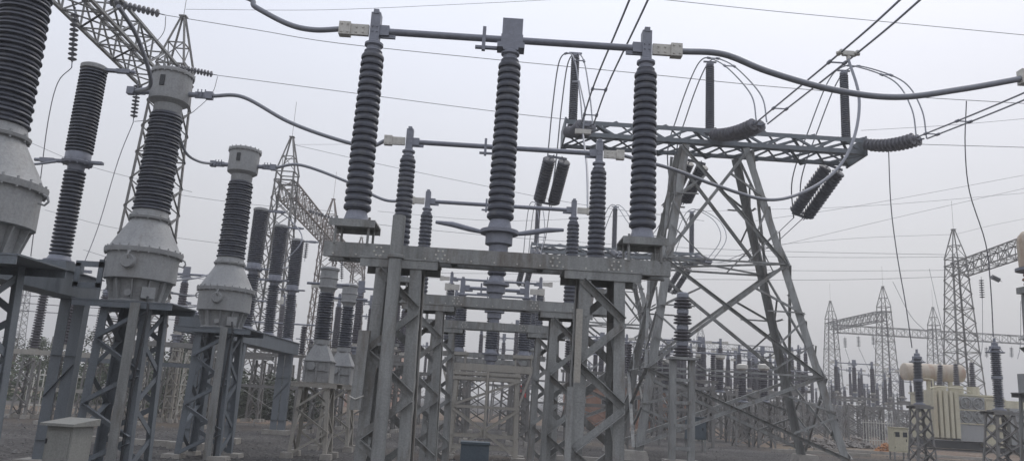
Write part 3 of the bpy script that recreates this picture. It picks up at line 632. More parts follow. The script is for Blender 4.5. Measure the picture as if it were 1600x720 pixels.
cable('conductor', 'conductor curving from the second disconnector up to the pale clamp at upper right', 'cable', pl(tipR(14), [(1050, 264), (1120, 290), (1200, 312), (1260, 298), (1310, 262), (1336, 210), (1342, 150)], 14, cl.y, cl-V((0, 0, .15))), .036, group=gF, seg=10)
o = P(911, 206, 25.3)
cable('conductor', 'straight riser from the third disconnector up to the left gantry string', 'cable', [tipR(18.5)+V((-.1, 0, .05)), tipR(18.5).lerp(P(911, 210, 25.2), .5), P(911, 210, 25.2)], .032, group=gF)
t = thing('line_clamp', o, 'pale bolted clamp block at the left end of the nearer gantry beam', 'clamp')
MB().box((0, 0, 0), (.55, .12, .16)).build('clamp_body', ALU, t); MB().tube([(0, 0, .08), (.05, .1, .9), (-.12, .8, 2.2), (-.2, 2.6, 2.95)], .025, 8).build('lead', COND, t)
cable('conductor', 'conductor running from the nearest tank transformer into the left breaker pole top', 'cable', [P(185, 10, 11.2), P(215, 60, 12), P(240, 105, 12.8)+V((0, 0, -.3)), P(190, 130, 13.9)][:3]+[V((-7.05, 14, 6.97))], .036, group=gF)
cable('conductor', 'conductor dipping from the middle tank transformer to the farthest one', 'cable', [P(276, 200, 15.4), P(290, 238, 16.8), P(310, 252, 17.7), V((-7.15, 18.5, 6.92))], .032, group=gF)
cable('conductor', 'conductor lead between the first distant breaker pole and the farthest tank transformer', 'cable', [V((-7.0, 24, 7.05)), P(455, 345, 24), P(472, 375, 23), P(440, 415, 23), V((-6.5, 24, 5.3))], .02, group=gF)
for (a, b, lab) in (((276, 438, 16), (345, 420, 24), 'short lead crossing behind the middle tank transformer, upper one'), ((268, 457, 16), (322, 457, 22), 'short lead crossing behind the middle tank transformer, lower one'), ((262, 473, 20), (322, 476, 22), 'straight lead behind the middle tank transformer base'), ((0, 247, 12.5), (92, 252, 14), 'lead entering the middle flange of the left breaker pole')):
    p, q = P(*a), P(*b); cable('lead', lab, 'cable', [p, (p+q)/2-V((0, 0, .08)), q], .022, group='short connecting leads')
# post at the far right edge of the thick conductor
t = thing('post_insulator', (7.06, 9.5, 3.4), 'post insulator with clamp just at the right edge of the photo', 'insulator')
post(t, 0, .05, 2.72, 21, .17, .15, 28, PORC); MB().box((-.08, 0, 2.86), (.3, .12, .2)).build('clamp', ALU, t); MB().box((0, 0, 0), (.7, .5, .08)).build('base_plate', STEEL, t)
column('support_column', 'lattice column under the post insulator beyond the right edge', 'steel column', None, 7.06, 9.5, 3.36, (.66, .62), (.54, .56), 6, .13, .085, STEEL)
# ------------------------------------------------------------------ tall line gantries
def tower(label, x, y, group, zb=15.2, za=18.4, w0=2.3, w1=1.3, m=STEELF, leg=.12, br=.06, det=1, spike=True):
    r = thing('lattice_tower', (x, y, 0), label, 'lattice tower', group)
    cr = lambda i, z: V(([-1, 1, 1, -1][i % 4], [-1, -1, 1, 1][i % 4], 0))*((w0+(w1-w0)*z/zb)/2)+V((0, 0, z))
    for i in range(4):
        sx, sy = [(-1, -1), (1, -1), (1, 1), (-1, 1)][i]
        MB().ang(cr(i, 0), cr(i, zb+.6), -X_*sx, -Y_*sy, leg).build('leg', m, r)
    b = MB(); n = 12 if det else 9
    for i in range(4):
        nrm = [-Y_, X_, Y_, -X_][i]
        for k in range(n):
            z0, z1 = .3+(zb-.3)*k/n, .3+(zb-.3)*(k+1)/n
            for p0, p1 in ((cr(i, z0), cr(i+1, z1)), (cr(i+1, z0), cr(i, z1))): b.ang(p0, p1, nrm.cross((p1-p0).normalized()), nrm, br)
            if k % 3 == 2: b.ang(cr(i, z1), cr(i+1, z1), Z_, nrm, br)
    b.build('bracing', m, r)
    p = MB(); ap = V((0, 0, za))
    for i in range(4):
        a = cr(i, zb+.6); p.bar(a, ap+(a-V((0, 0, a.z))).normalized()*.1, .08, .08); k = a.lerp(ap, .45); k2 = cr(i+1, zb+.6).lerp(ap, .45); p.bar(k, k2, .05, .05); p.bar(a, k2, .04, .04); p.bar(cr(i, zb), cr(i+1, zb), .08, .08); p.bar(a, cr(i+1, zb+.6), .07, .07)
    p.box((0, 0, za+.03), (.34, .3, .06)); p.build('peak', m, r)
    if spike: MB().tube([(0, 0, za), (0, 0, za+2.6)], .014, 6).build('lightning_rod', m, r)
    return r
def lbeam(label, p0, p1, group, w_=1.25, h=1.1, n=14, m=STEELF, ch=.1, br=.055, indiv=False):
    p0 = V(p0); p1 = V(p1); r = thing('gantry_beam', p0, label, 'gantry beam', group); d = p1-p0; dn = d.normalized(); s = dn.cross(Z_).normalized()
    c = lambda i, t: d*t+s*([-1, 1, 1, -1][i % 4]*w_/2)+Z_*([0, 0, 1, 1][i % 4]*h)
    for i in range(4): MB().bar(c(i, 0), c(i, 1), ch, ch*.8).build('chord', m, r)
    b = MB()
    for i in range(4):
        for k in range(n):
            t0, t1 = k/n, (k+1)/n
            b.bar(c(i, t0), c(i+1, t1), br, br*.6); b.bar(c(i+1, t1), c(i, min(1, t1+1/n)), br, br*.6) if k % 2 else b.bar(c(i+1, t0), c(i, t1), br, br*.6)
            b.bar(c(i, t1), c(i+1, t1), br, br*.6)
    b.build('bracing', m, r); return r
gL = 'tall line gantry towers on the left'; gR = 'tall line gantry towers on the right'; gLB = 'lattice beams between tall towers'
t1 = tower('tall lattice tower directly behind the middle grey tank transformer', -15.5, 34, gL)
copy_tree(t1, None, (-14.6, 51, 0), 'tall lattice tower behind the three distant breaker poles', gL)
t3 = tower('smaller looking lattice tower behind the box-base transformers', -15.1, 68, gL, m=STEELR)
copy_tree(t3, None, (-15.3, 85, 0), 'lattice tower peak behind the nearest left column', gL)
lbeam('big lattice beam descending from the top left to the first tall tower', (-15.9, 33.4, 14.6), (-15.3, 15.0, 14.6), gLB, 1.5, 1.1, 13, STEEL, .13, .07)
lbeam('lattice beam running away from the second left tower', (-14.7, 51.5, 14.3), (-15.1, 67.5, 14.3), gLB, m=STEELR)
lbeam('far lattice beam beyond the third left tower', (-15.1, 68.5, 14.3), (-15.3, 84.5, 14.3), gLB, m=STEELR)
t = tower('tall lattice tower at the right with a beam coming from the right edge', 39.6, 65, gR, w0=2.7)
copy_tree(t, None, (48.9, 96, 0), 'lattice tower second from the right large one, at the end of the bent beam', gR)
copy_tree(t, None, (48.7, 111, 0), 'lattice tower at the left end of the bent beam on the right', gR)
copy_tree(t, None, (63.8, 111, 0), 'small far lattice tower just left of the large right tower', gR)
copy_tree(t, None, (40.2, 150, 0), 'faint far lattice tower seen through the gantry braces', gR)
copy_tree(t, None, (-78, 130, 0), 'faint far lattice tower at the left edge of the photo', gR)
lbeam('lattice beam from the large right tower toward the right edge', (39.5, 64.5, 14.2), (38.6, 46, 14.6), gLB, n=16)
lbeam('lattice beam between the two distant right towers', (48.9, 96.5, 14.2), (48.7, 110.5, 14.2), gLB)
lbeam('long far lattice beam crossing behind the right towers', (49.2, 111, 13.9), (63.3, 111, 13.9), gLB, n=12)
lbeam('long far lattice beam leaving behind the large right tower', (64.3, 111, 13.9), (84, 111, 13.9), gLB, n=16)
lbeam('faint far lattice beam seen through the gantry braces', (22, 150, 13.6), (58, 150, 13.6), gLB, n=26)
# disc strings on the left gantry
gD = 'single disc insulator strings of the left gantry'
string_thing('disc_insulator', 'hanging disc insulator string beside the huge left transformer', 'insulator string', P(118, 12, 24.5), P(112, 106, 24.5), gD, 10, .14)
string_thing('disc_insulator', 'hanging disc insulator string left of the middle tank transformer', 'insulator string', P(216, 125, 31), P(208, 192, 31), gD, 9, .15)
string_thing('disc_insulator', 'long tension disc string at the top of the left gantry beam', 'insulator string', P(163, 1, 27.6), P(258, 24, 27.6), gD, 11, .16)
string_thing('disc_insulator', 'tension disc string right above the middle tank transformer head', 'insulator string', P(270, 104, 33), P(340, 118, 33), gD, 11, .15)
string_thing('disc_insulator', 'tension disc string on the second left tower', 'insulator string', P(478, 328, 52), P(530, 344, 52), gD, 9, .16)
string_thing('disc_insulator', 'hanging disc string beside the third distant breaker pole', 'insulator string', P(480, 375, 55), P(476, 408, 55), gD, 8, .16)
string_thing('disc_insulator', 'hanging disc string above the small box-base transformers', 'insulator string', P(534, 405, 60), P(534, 440, 60), gD, 8, .16)
for i, (a, b, Y) in enumerate((((1533, 432), (1535, 470), 60), ((1545, 430), (1566, 440), 60), ((1320, 525), (1321, 545), 108), ((1341, 523), (1342, 544), 108), ((1364, 520), (1365, 541), 106), ((1541, 540), (1542, 560), 108), ((1580, 540), (1581, 560), 108))):
    string_thing('disc_insulator', ['hanging disc string under the beam right of the large right tower', 'slanting disc string under the beam right of the large right tower', 'leftmost tiny disc string under the bent right beam', 'middle tiny disc string under the bent right beam', 'rightmost tiny disc string under the bent right beam', 'tiny disc string beside the far right arrester', 'tiny disc string near the right edge'][i], 'insulator string', P(*a, Y), P(*b, Y), 'small far disc strings', 8, .2 if Y < 70 else .28, seg=8)
# ------------------------------------------------------------------ thin wires
gW = 'thin overhead wires'
def wire(lab, pts, r=.011, n=5): return cable('wire', lab, 'wire', pts, r, WIRE, gW, 5, n)
ws = [('upper line wire from the left gantry to the right edge', [(258, 24), (400, 47), (530, 68), (780, 94), (1000, 115), (1200, 135), (1400, 150), (1620, 163)], 27.6, .013),
 ('second line wire from above the middle transformer toward the gantry', [(340, 118), (540, 144), (740, 170), (880, 186), (1100, 205), (1350, 222), (1620, 231)], 33, .014),
 ('earth wire rising to the top edge left of centre', [(290, 15), (500, 16), (700, 8), (860, 0), (900, -4)], 34, .010),
 ('wire crossing the top right corner', [(1020, -2), (1200, 17), (1400, 36), (1620, 57)], 27, .012),
 ('faint wire meeting the right gantry beam end', [(1345, 204), (1480, 196), (1620, 184)], 40, .011),
 ('wire from the second left tower behind the centre post', [(458, 226), (600, 258), (760, 291), (900, 318), (1100, 345)], 51, .014),
 ('earth wire from the second left tower', [(458, 226), (700, 226), (1000, 236)], 51, .009),
 ('line wire from the distant left disc string', [(530, 344), (700, 362), (900, 378), (1200, 392), (1500, 398)], 52, .014),
 ('faint wire across the lower sky, first', [(590, 330), (800, 345), (1100, 330), (1350, 322), (1620, 300)], 60, .013),
 ('faint wire rising to the right edge', [(1180, 345), (1350, 320), (1620, 270)], 60, .014),
 ('faint wire rising from the gantry tower to the right edge', [(1150, 400), (1400, 340), (1620, 290)], 62, .014),
 ('level wire left of the large right tower, top', [(1060, 398), (1300, 402), (1500, 401), (1620, 398)], 65, .016),
 ('level wire left of the large right tower, middle', [(1060, 420), (1300, 423), (1489, 422)], 65, .016),
 ('level wire left of the large right tower, bottom', [(1060, 436), (1300, 437), (1489, 432)], 65, .018),
 ('earth wire to the large right tower peak', [(1180, 385), (1340, 372), (1493, 366)], 65, .013),
 ('earth wire rising from the large right tower peak', [(1493, 366), (1550, 352), (1620, 338)], 65, .012),
 ('low wire between the left transformers', [(130, 390), (250, 425), (420, 450)], 45, .013),
 ('thin wire behind the left breaker pole', [(45, 222), (140, 260), (300, 300)], 40, .011),
 ('thin wire below the left breaker pole flange', [(70, 328), (200, 360), (420, 390)], 45, .011),
 ('faint wire between the middle and farthest tank transformers', [(270, 303), (380, 318), (520, 330)], 45, .011),
 ('wire crossing behind the centre posts low', [(650, 426), (900, 428), (1050, 424)], 60, .014),
 ('second wire crossing behind the centre posts low', [(650, 434), (900, 440), (1050, 438)], 60, .014)]
for lab, pp, Y, r in ws: wire(lab, [P(a, b, Y) for a, b in pp], r)
wire('slack dropper hanging from the left edge string to the low switchgear', [P(112, 106, 24.5), P(90, 130, 24.6), P(75, 190, 24.8), P(62, 290, 25.4), P(48, 400, 26)], .016)
wire('straight dropper falling from the string left of the middle transformer', [P(208, 192, 31), P(185, 250, 30.4), P(155, 350, 29), P(130, 415, 27.2)], .018)
wire('thin lead curling under the tension string by the middle transformer', [P(340, 120, 33), P(332, 145, 33), P(310, 168, 33), P(285, 182, 33), P(210, 190, 31.2)], .014)
wire('thin lead curling under the top left tension string', [P(259, 26, 27.6), P(256, 50, 27.6), P(240, 68, 27.6), P(205, 85, 27)], .014)
wire('long dropper from the upper wire to the right arrester', [P(1510, 158, 27.6), P(1508, 230, 28), P(1515, 300, 28.6), P(1540, 380, 29.4), P(1548, 450, 29.8), P(1552, 526, 30)], .022)
wire('long dropper from the second wire to the left arrester', [P(1388, 224, 33), P(1392, 320, 33.2), P(1402, 400, 33.6), P(1415, 475, 33.8), P(1425, 543, 34)], .024)
for i, (a, b, Y) in enumerate((((1321, 545), (1352, 610), 108), ((1342, 544), (1400, 640), 108), ((1365, 541), (1415, 620), 106), ((1452, 420), (1490, 560), 70), ((1395, 440), (1450, 520), 90), ((1535, 470), (1532, 560), 60), ((1595, 470), (1590, 560), 55))):
    p, q = P(*a, Y), P(*b, Y*.97); wire(['dropper under the leftmost tiny string', 'dropper under the middle tiny string', 'dropper under the rightmost tiny string', 'slanting dropper left of the large right tower', 'short slanting dropper beside the second right tower', 'dropper under the beam of the large right tower', 'dropper at the right edge over the transformer'][i], [p, p.lerp(q, .5)-V((0, 0, 1.0)), q], .03 if Y > 80 else .02)
for y in (452, 468, 480, 492): wire(f'thin low busbar wire at left, {["highest", "second", "third", "lowest"][(y-452)//13 if y < 492 else 3]} of four', [P(20, y-8, 40), P(170, y+2, 40), P(420, y+14, 40)], .02)
# ------------------------------------------------------------------ arresters at right
def arrester(label, x, y, zb, ht, sh=2, group='surge arresters at the right'):
    r = thing('surge_arrester', (x, y, zb), label, 'surge arrester', group)
    MB().box((0, 0, .03), (.62, .62, .06)).build('base_plate', STEELF, r); MB().lathe([(.24, .06), (.24, .1), (.15, .14), (.14, .2)], seg=20).build('base_flange', ALUD, r)
    z = .2; hh = (ht-.5)/sh
    for k in range(sh):
        MB().sheds((0, 0, z), (0, 0, z+hh-.14), .13, .125, .20, .19, 13, 20, alt=.3).build('insulator', PORC, r)
        MB().lathe([(.15, 0), (.2, .02), (.2, .12), (.15, .14)], (0, 0, z+hh-.14), seg=20).build('flange', ALUD, r); z += hh
    g_ = MB(); n = 20
    g_.tube([(.32*cos(2*pi*i/n), .32*sin(2*pi*i/n), z-.25) for i in range(n+1)], .022, 6, False)
    for k in range(4): a = k*pi/2+.4; g_.tube([(.32*cos(a), .32*sin(a), z-.25), (.1*cos(a), .1*sin(a), z+.05)], .014, 6)
    g_.build('grading_ring', ALUD, r)
    MB().lathe([(.12, 0), (.12, .12), (.05, .14), (.05, .3)], (0, 0, z), seg=14).build('top_terminal', ALUD, r)
    return r
q = P(1437, 634, 34); arrester('slim surge arrester on a lattice stand left of the transformer', q.x, 34, q.z, P(1425, 545, 34).z-q.z)
column('support_column', 'lattice stand under the surge arrester left of the transformer', 'steel column', 'arrester stands', q.x, 34, q.z-.01, (.85, .85), (.58, .58), 4, .08, .05, STEELF, indiv=True, cap=(.8, .8), style='x')
q = P(1562, 643, 30); arrester('thicker surge arrester on a lattice stand in front of the transformer right end', q.x, 30, q.z, P(1552, 528, 30).z-q.z)
column('support_column', 'lattice stand in front of the transformer right end', 'steel column', 'arrester stands', q.x, 30, q.z-.01, (1.1, 1.0), (.7, .7), 4, .09, .055, STEELF, indiv=True, cap=(1.0, .9), style='x')
# clustered large-shed insulator behind gantry legs
q = P(1066, 562, 25); zt = P(1062, 452, 25).z-q.z
r = thing('voltage_transformer', (q.x, 25, q.z), 'dark insulator with clustered wide sheds seen through the gantry braces', 'insulator')
for k in range(4):
    z = .1+k*(zt-.2)/4; hh = (zt-.2)/4
    MB().sheds((0, 0, z), (0, 0, z+hh*.62), .16, .16, .30, .27, 3, 24).build('shed_cluster', PORCB, r); MB().lathe([(.15, 0), (.19, .03), (.19, hh*.3), (.15, hh*.38)], (0, 0, z+hh*.62), seg=20).build('spool', ALUD, r)
MB().box((0, 0, .04), (.9, .6, .08)).build('base_plate', STEEL, r)
t = thing('support_post', (q.x, 25, 0), 'twin channel post under the clustered shed insulator', 'steel column')
for sx in (-1, 1): MB().box((sx*.3, 0, q.z/2), (.2, .2, q.z)).build('leg', STEEL, t)
for z in (.5, 1.2, 1.9, 2.6): MB().box((0, -.11, z), (.5, .02, .1)).build('batten', STEEL, t)
MB().box((0, 0, .05), (1.1, .6, .2)).build('footing', CONC, t)
# rust brown instrument transformer on the right edge
q = P(1609, 425, 20)
r = thing('instrument_transformer', (q.x+.1, 20, 2.6), 'rusty domed instrument transformer with orange brown insulator at the right edge', 'voltage transformer')
zt = q.z-2.6
MB().sheds((0, 0, .5), (0, 0, zt), .2, .18, .3, .27, 22, 24, alt=.3).build('insulator', PORCR, r)
MB().lathe([(.3, 0), (.42, .03), (.42, .1), (.30, .12)], (0, 0, zt), seg=28).build('flange', ALUD, r)
MB().lathe([(.30, 0), (.32, .02), (.33, .70), (.30, .85), (.2, .98), (.02, 1.03)], (0, 0, zt+.12), seg=28).build('dome', CREAMR, r)
MB().box((0, 0, .25), (.8, .8, .5)).build('base_tank', CTP, r)
column('support_column', 'lattice stand of the domed transformer outside the right edge', 'steel column', None, q.x+.1, 20, 2.59, (1, 1), (.8, .8), 4, .1, .06, STEEL, cap=(1.1, 1.0))
# ------------------------------------------------------------------ power transformer
q0 = P(1452, 688, 57); x0 = q0.x
T = thing('power_transformer', (x0, 57, 0), 'big cream power transformer with fan radiators and a conservator drum', 'transformer')
MB().box((2.95, 1.6, 2.3), (5.2, 2.6, 3.2)).build('main_tank', CREAM, T)
MB().box((2.95, 1.6, 3.98), (5.4, 2.8, .12)).build('tank_lid', CREAM, T)
fin = MB().box((.95, .35, 2.5), (1.9, .12, 3.1))
for k in range(5): fin.box((.08+.4*k, -.25-.03*(k % 2), 2.5), (.22 if k % 2 else .3, 1.3, 3.3)); fin.box((.28+.4*k, -.1, 2.45), (.05, 1.1, 3.1))
fin.build('radiator', CREAM, T)
MB().box((2.85, -.1, 2.25), (1.9, 1.2, 3.1)).build('cooler_bank', CTP, T)
for zz in (3.35, 2.4):
    for xx in (2.4, 3.32):
        f_ = MB(); n = 20; f_.tube([(xx+.40*cos(2*pi*i/n), -.78, zz+.40*sin(2*pi*i/n)) for i in range(n+1)], .05, 6, False)
        for a in range(5): f_.bar((xx, -.8, zz), (xx+.38*cos(a*pi*.4+.5), -.77, zz+.38*sin(a*pi*.4+.5)), .16, .02, Y_)
        f_.cyl((xx, -.9, zz), (xx, -.7, zz), .11, 12); f_.build('fan', STEEL, T)
    MB().box((2.85, -.74, zz-.48), (2.0, .1, .08)).build('fan_rail', CREAM, T)
ef = MB().box((4.75, .2, 2.1), (1.75, .8, 3.5))
for zz in (3.75, 2.75, 1.5, .6): ef.box((4.75, -.22, zz), (1.85, .1, .08))
ef.build('end_tank', CREAM, T)
MB().box((2.9, 1.5, .36), (5.6, 2.6, .5)).build('base_frame', DARK, T)
ca = P(1412, 580, 60); cb = P(1502, 582, 60); ca.z -= 0; 
l0 = V((ca.x-x0, 3, ca.z)); l1 = V((cb.x-x0, 3, ca.z+.1))
dr = MB().lathe([(.3, -.06), (.62, 0), (.66, .04), (.66, (l1-l0).length-.04), (.62, (l1-l0).length), (.3, (l1-l0).length+.06)], l0, l1-l0, 28)
dr.build('conservator_drum', CREAMR, T)
for xx in (l0.x+1.9, l0.x+3.6): MB().box((xx, 3, l0.z/2-.2), (.25, .25, l0.z-.4)).build('drum_support', CREAM, T)
for (pa, pb) in (((1468, 600), (1468, 570)), ((1495, 600), (1492, 568)), ((1520, 602), (1517, 566))):
    a = P(*pa, 58); b_ = P(*pb, 58); la = V((a.x-x0, 1, a.z-.1)); lb_ = V((b_.x-x0+.05, 1, b_.z))
    bu = MB().sheds(la, lb_, .15, .1, .24, .18, 12, 16).build('bushing', PORCB, T); MB().cyl(la-V((0, 0, .7)), la, .42, 18).build('turret', CREAM, bu); MB().cyl(lb_, lb_+V((0, 0, .22)), .1, 10).build('bushing_cap', ALU, bu)
pp = MB(); pp.tube([(1.2, 2.6, 5.1), (1.2, 1.2, 5.0), (1.2, 1.2, 4.0)], .07, 8); pp.tube([(.2, -.1, 4.3), (1.0, .1, 4.45), (2.6, .1, 4.4), (3.4, .3, 4.2)], .06, 8); pp.tube([(3.9, -.1, .9), (4.0, -.4, 1.6), (4.0, -.5, 3.6)], .04, 6); pp.build('oil_pipe', CREAM, T)
MB().box((4.3, -.32, 2.3), (.5, .2, .7)).build('control_panel', CTP, T)
T2 = thing('power_transformer', (x0+6.3, 58, 0), 'second cream transformer unit partly cut by the right edge', 'transformer')
MB().box((2, 1.5, 2.1), (4.2, 3, 3.3)).build('main_tank', CREAM, T2); MB().box((1.2, -.2, 1.9), (2.4, .9, 2.6)).build('cooler_bank', CTP, T2)
for zz in (2.6, 1.5):
    f_ = MB(); f_.tube([(.8+.5*cos(2*pi*i/18), -.7, zz+.5*sin(2*pi*i/18)) for i in range(19)], .06, 6, False); f_.cyl((.8, -.8, zz), (.8, -.6, zz), .2, 12); f_.build('fan', STEEL, T2)
MB().box((2, 1.2, .3), (4.5, 3, .5)).build('base_frame', DARK, T2)
# ------------------------------------------------------------------ left low switchgear
gI3 = 'low disconnectors behind the left current transformers'
for i, (px, py, tx, ty, Y, lab) in enumerate(((103, 545, 118, 425, 27, 'dark post insulator on the low platform behind the left breaker girder'), (150, 548, 160, 455, 32, 'slender post insulator left of the middle stand, on the low platform'), (270, 566, 280, 474, 34, 'slender post insulator right of the middle stand, on a low beam'), (52, 550, 62, 445, 30, 'dark post insulator partly hidden by the left breaker girder legs'))):
    a = P(px, py, Y); b_ = P(tx, ty, Y); r = thing('post_insulator', a, lab, 'insulator', 'post insulators of the low left switchgear')
    post(r, 0, 0, b_.z-a.z, 22, .2, .17, 18, PORCB, .6); MB().box((.15, 0, b_.z-a.z+.04), (.5, .1, .1)).build('terminal', ALUD, r)
    column('support_column', f'low lattice stand under the {["dark post insulator behind the breaker girder", "slender post insulator left of the middle stand", "slender post insulator right of the middle stand", "hidden post insulator at far left"][i]}', 'steel column', 'low stands at left', a.x, Y, a.z-.2, (.6, .6), (.45, .45), 5, .08, .05, STEELF, indiv=False)
for (p, q, Y, lab) in (((20, 548), (222, 568), 26.7, 'pale horizontal platform beam behind the left stands'), ((100, 560), (300, 580), 32, 'long dark low beam behind the middle stand'), ((60, 607), (140, 611), 22, 'thin horizontal rail between the left stands')):
    a, b_ = P(*p, Y), P(*q, Y); b_.z = a.z; o = MB().box((a+b_)/2, ((b_.x-a.x), .4 if Y > 25 else .08, .16 if Y > 25 else .1)).build('platform_beam', STEELW if Y < 30 else STEELB, None, tuple(a)); tag(o, lab, 'steel beam', 'low platform beams')
for i, (px, Y) in enumerate(((283, 38), (262, 33), (208, 36))):
    q = P(px, 655, Y); tp = 3.0
    column('ladder_post', ['white slender ladder-like post standing right of the middle stand', 'grey ladder-like lattice post behind the middle stand', 'white ladder-like lattice post seen through the middle stand'][i], 'lattice post', 'slender ladder posts', q.x, Y, tp, (.42, .42), (.34, .34), 6, .07, .05, ALU if i != 1 else STEELW, indiv=False, horiz=True)
    r = thing('post_insulator', (q.x, Y, tp), ['post insulator topping the white ladder-like post', 'post insulator topping the grey ladder-like post', 'post insulator topping the post seen through the middle stand'][i], 'insulator', 'post insulators of the low left switchgear'); post(r, 0, 0, 2.0, 16, .17, .15, 14, PORCB, .6)
# fence panels
for i, (px, Y) in enumerate(((82, 34), (1370, 58))):
    q = P(px, 620, Y); r = thing('fence_panel', (q.x, Y, 0), ['pale barred fence panel behind the small kiosk', 'low barred fence panel beyond the dirt track'][i], 'fence')
    b = MB()
    for k in range(12): b.box((-1.1+.2*k, 0, .9), (.035, .035, 1.8))
    b.build('bars', ALU, r); 
    for z in (.35, 1.6): MB().box((0, -.03, z), (2.5, .03, .05)).build('rail', ALU, r)
# ------------------------------------------------------------------ generic distant switchgear
gG = 'distant disconnectors across the yard'; gGS = 'distant steel stands across the yard'
far_i = isolator('distant three-post disconnector on its own, seen behind the gantry tower', gG, 12.8, 48, 3.0, half=1.3, ht=2.9, det=0, pm=PORCB, m=STEELF)
far_c = column('support_column', 'stand under the distant disconnector behind the gantry tower', 'steel column', gGS, 12.8, 48, 3.0, (1.6, .7), (1.4, .6), 3, .12, .07, STEELF, indiv=False, style='x', foot=False)
rnd = random.Random(11); far = []
for Y in (60, 68, 76, 84, 93, 103, 114):
    x = 9+rnd.uniform(0, 3)
    while x < Y*.53+2:
        if not (Y > 54 and Y < 66 and x > 28): far.append((x+rnd.uniform(-.6, .6), Y+rnd.uniform(-1, 1)))
        x += rnd.uniform(3.6, 5.6)
for Y in (46, 52, 60, 70, 82):
    x = -Y*.42
    while x < 6:
        if x > -13: far.append((x, Y+rnd.uniform(-1, 1)))
        x += rnd.uniform(5, 8)
ORD = ['first', 'second', 'third', 'fourth', 'fifth', 'sixth', 'seventh', 'eighth', 'ninth', 'tenth', 'eleventh', 'twelfth', 'thirteenth', 'fourteenth']
rows = {}
for (x, Y) in far: rows.setdefault((x > 6.5, round(Y/6.0)), []).append((x, Y))
seen = {True: 0, False: 0}
for key in sorted(rows, key=lambda k: k[1]):
    rw = ORD[seen[key[0]]]; seen[key[0]] += 1; side = 'right of the centre' if key[0] else 'left of centre'
    for n_, (x, Y) in enumerate(sorted(rows[key], key=lambda p: p[0]/p[1])):
        if rnd.random() < .85: copy_tree(far_i, None, (x, Y, 3.0+rnd.uniform(-.3, .5)), f'distant dark disconnector, {ORD[n_]} from left, {rw} far row {side}', gG, rz=rnd.choice((0, 0, pi/2))).scale = (rnd.uniform(.8, 1.15),)*2+(rnd.uniform(.85, 1.2),)
        copy_tree(far_c, None, (x, Y, 0), f'distant grey stand, {ORD[n_]} from left, {rw} far row {side}', gGS)
mid = [(6.6, 47, 'left', 'first'), (6.9, 52, 'left', 'second'), (11.4, 50.5, 'middle', 'first'), (12.2, 56, 'middle', 'second'), (17.4, 50, 'right', 'first'), (18.2, 55, 'right', 'second'), (20.4, 60, 'right', 'third'), (-5.4, 31, 'far left', 'first'), (-5.6, 35.5, 'far left', 'second'), (-12.0, 30, 'leftmost', 'first'), (-12.3, 38, 'leftmost', 'second')]
midI = isolator('dark three-post disconnector, first of the middle rank behind the gantry', 'mid distance disconnectors', 11.0, 46, 2.9, half=1.5, ht=2.8, det=1, pm=PORCB, m=STEELF)
midC = column('support_column', 'lattice stand of the first dark disconnector in the middle rank behind the gantry', 'steel column', 'mid distance stands', 11.0-1.2, 46, 2.88, (.6, .6), (.5, .5), 5, .1, .06, STEELF, indiv=False)
copy_tree(midC, None, (11.0+1.2, 46, 0), 'second lattice stand of the first dark disconnector in the middle rank behind the gantry')
for (x, Y, a_, b_) in mid:
    copy_tree(midI, None, (x, Y, 2.9), f'dark mid distance disconnector, {b_} of the {a_} rank behind the columns', 'mid distance disconnectors')
    for sx in (-1, 1): copy_tree(midC, None, (x+sx*1.2, Y, 0), f'{"left" if sx < 0 else "right"} lattice stand of the {b_} disconnector in the {a_} rank', 'mid distance stands')
# distant single posts & white capped transformers
def capped(label, x, y, zb, ht, group, w_=.24, m=PORCB):
    r = thing('instrument_transformer', (x, y, zb), label, 'instrument transformer', group)
    MB().sheds((0, 0, .1), (0, 0, ht-.35), w_*.75, w_*.75, w_, w_, 16, 14, alt=.3).build('insulator', m, r)
    MB().lathe([(w_*.8, 0), (w_*1.3, .1), (w_*1.3, .3), (w_*.6, .36)], (0, 0, ht-.36), seg=14).build('head', ALU, r); MB().lathe([(w_*1.3, 0), (w_*1.3, .05), (w_*.8, .12)], seg=14).build('base_flange', ALUD, r); return r
gX = 'capped instrument transformers behind the gantry'
cx = None
for i, (px, py, tx, ty, Y, lab) in enumerate(((1160, 628, 1157, 568, 42, 'white-capped instrument transformer behind the gantry tower, left one'), (1194, 628, 1190, 568, 42, 'white-capped instrument transformer behind the gantry tower, right one'), (1040, 612, 1037, 560, 47, 'dark distant post behind the clustered shed insulator, left'), (1095, 612, 1091, 550, 47, 'dark distant post right of the clustered shed insulator'), (1125, 612, 1121, 552, 47, 'dark distant post farther right of the clustered shed insulator'))):
    a, b_ = P(px, py, Y), P(tx, ty, Y); capped(lab, a.x, Y, a.z, b_.z-a.z, gX)
    column('support_column', 'stand under the ' + lab, 'steel column', gGS, a.x, Y, a.z, (1.0, .7), (.8, .6), 4, .1, .06, STEELF, indiv=False, foot=False)
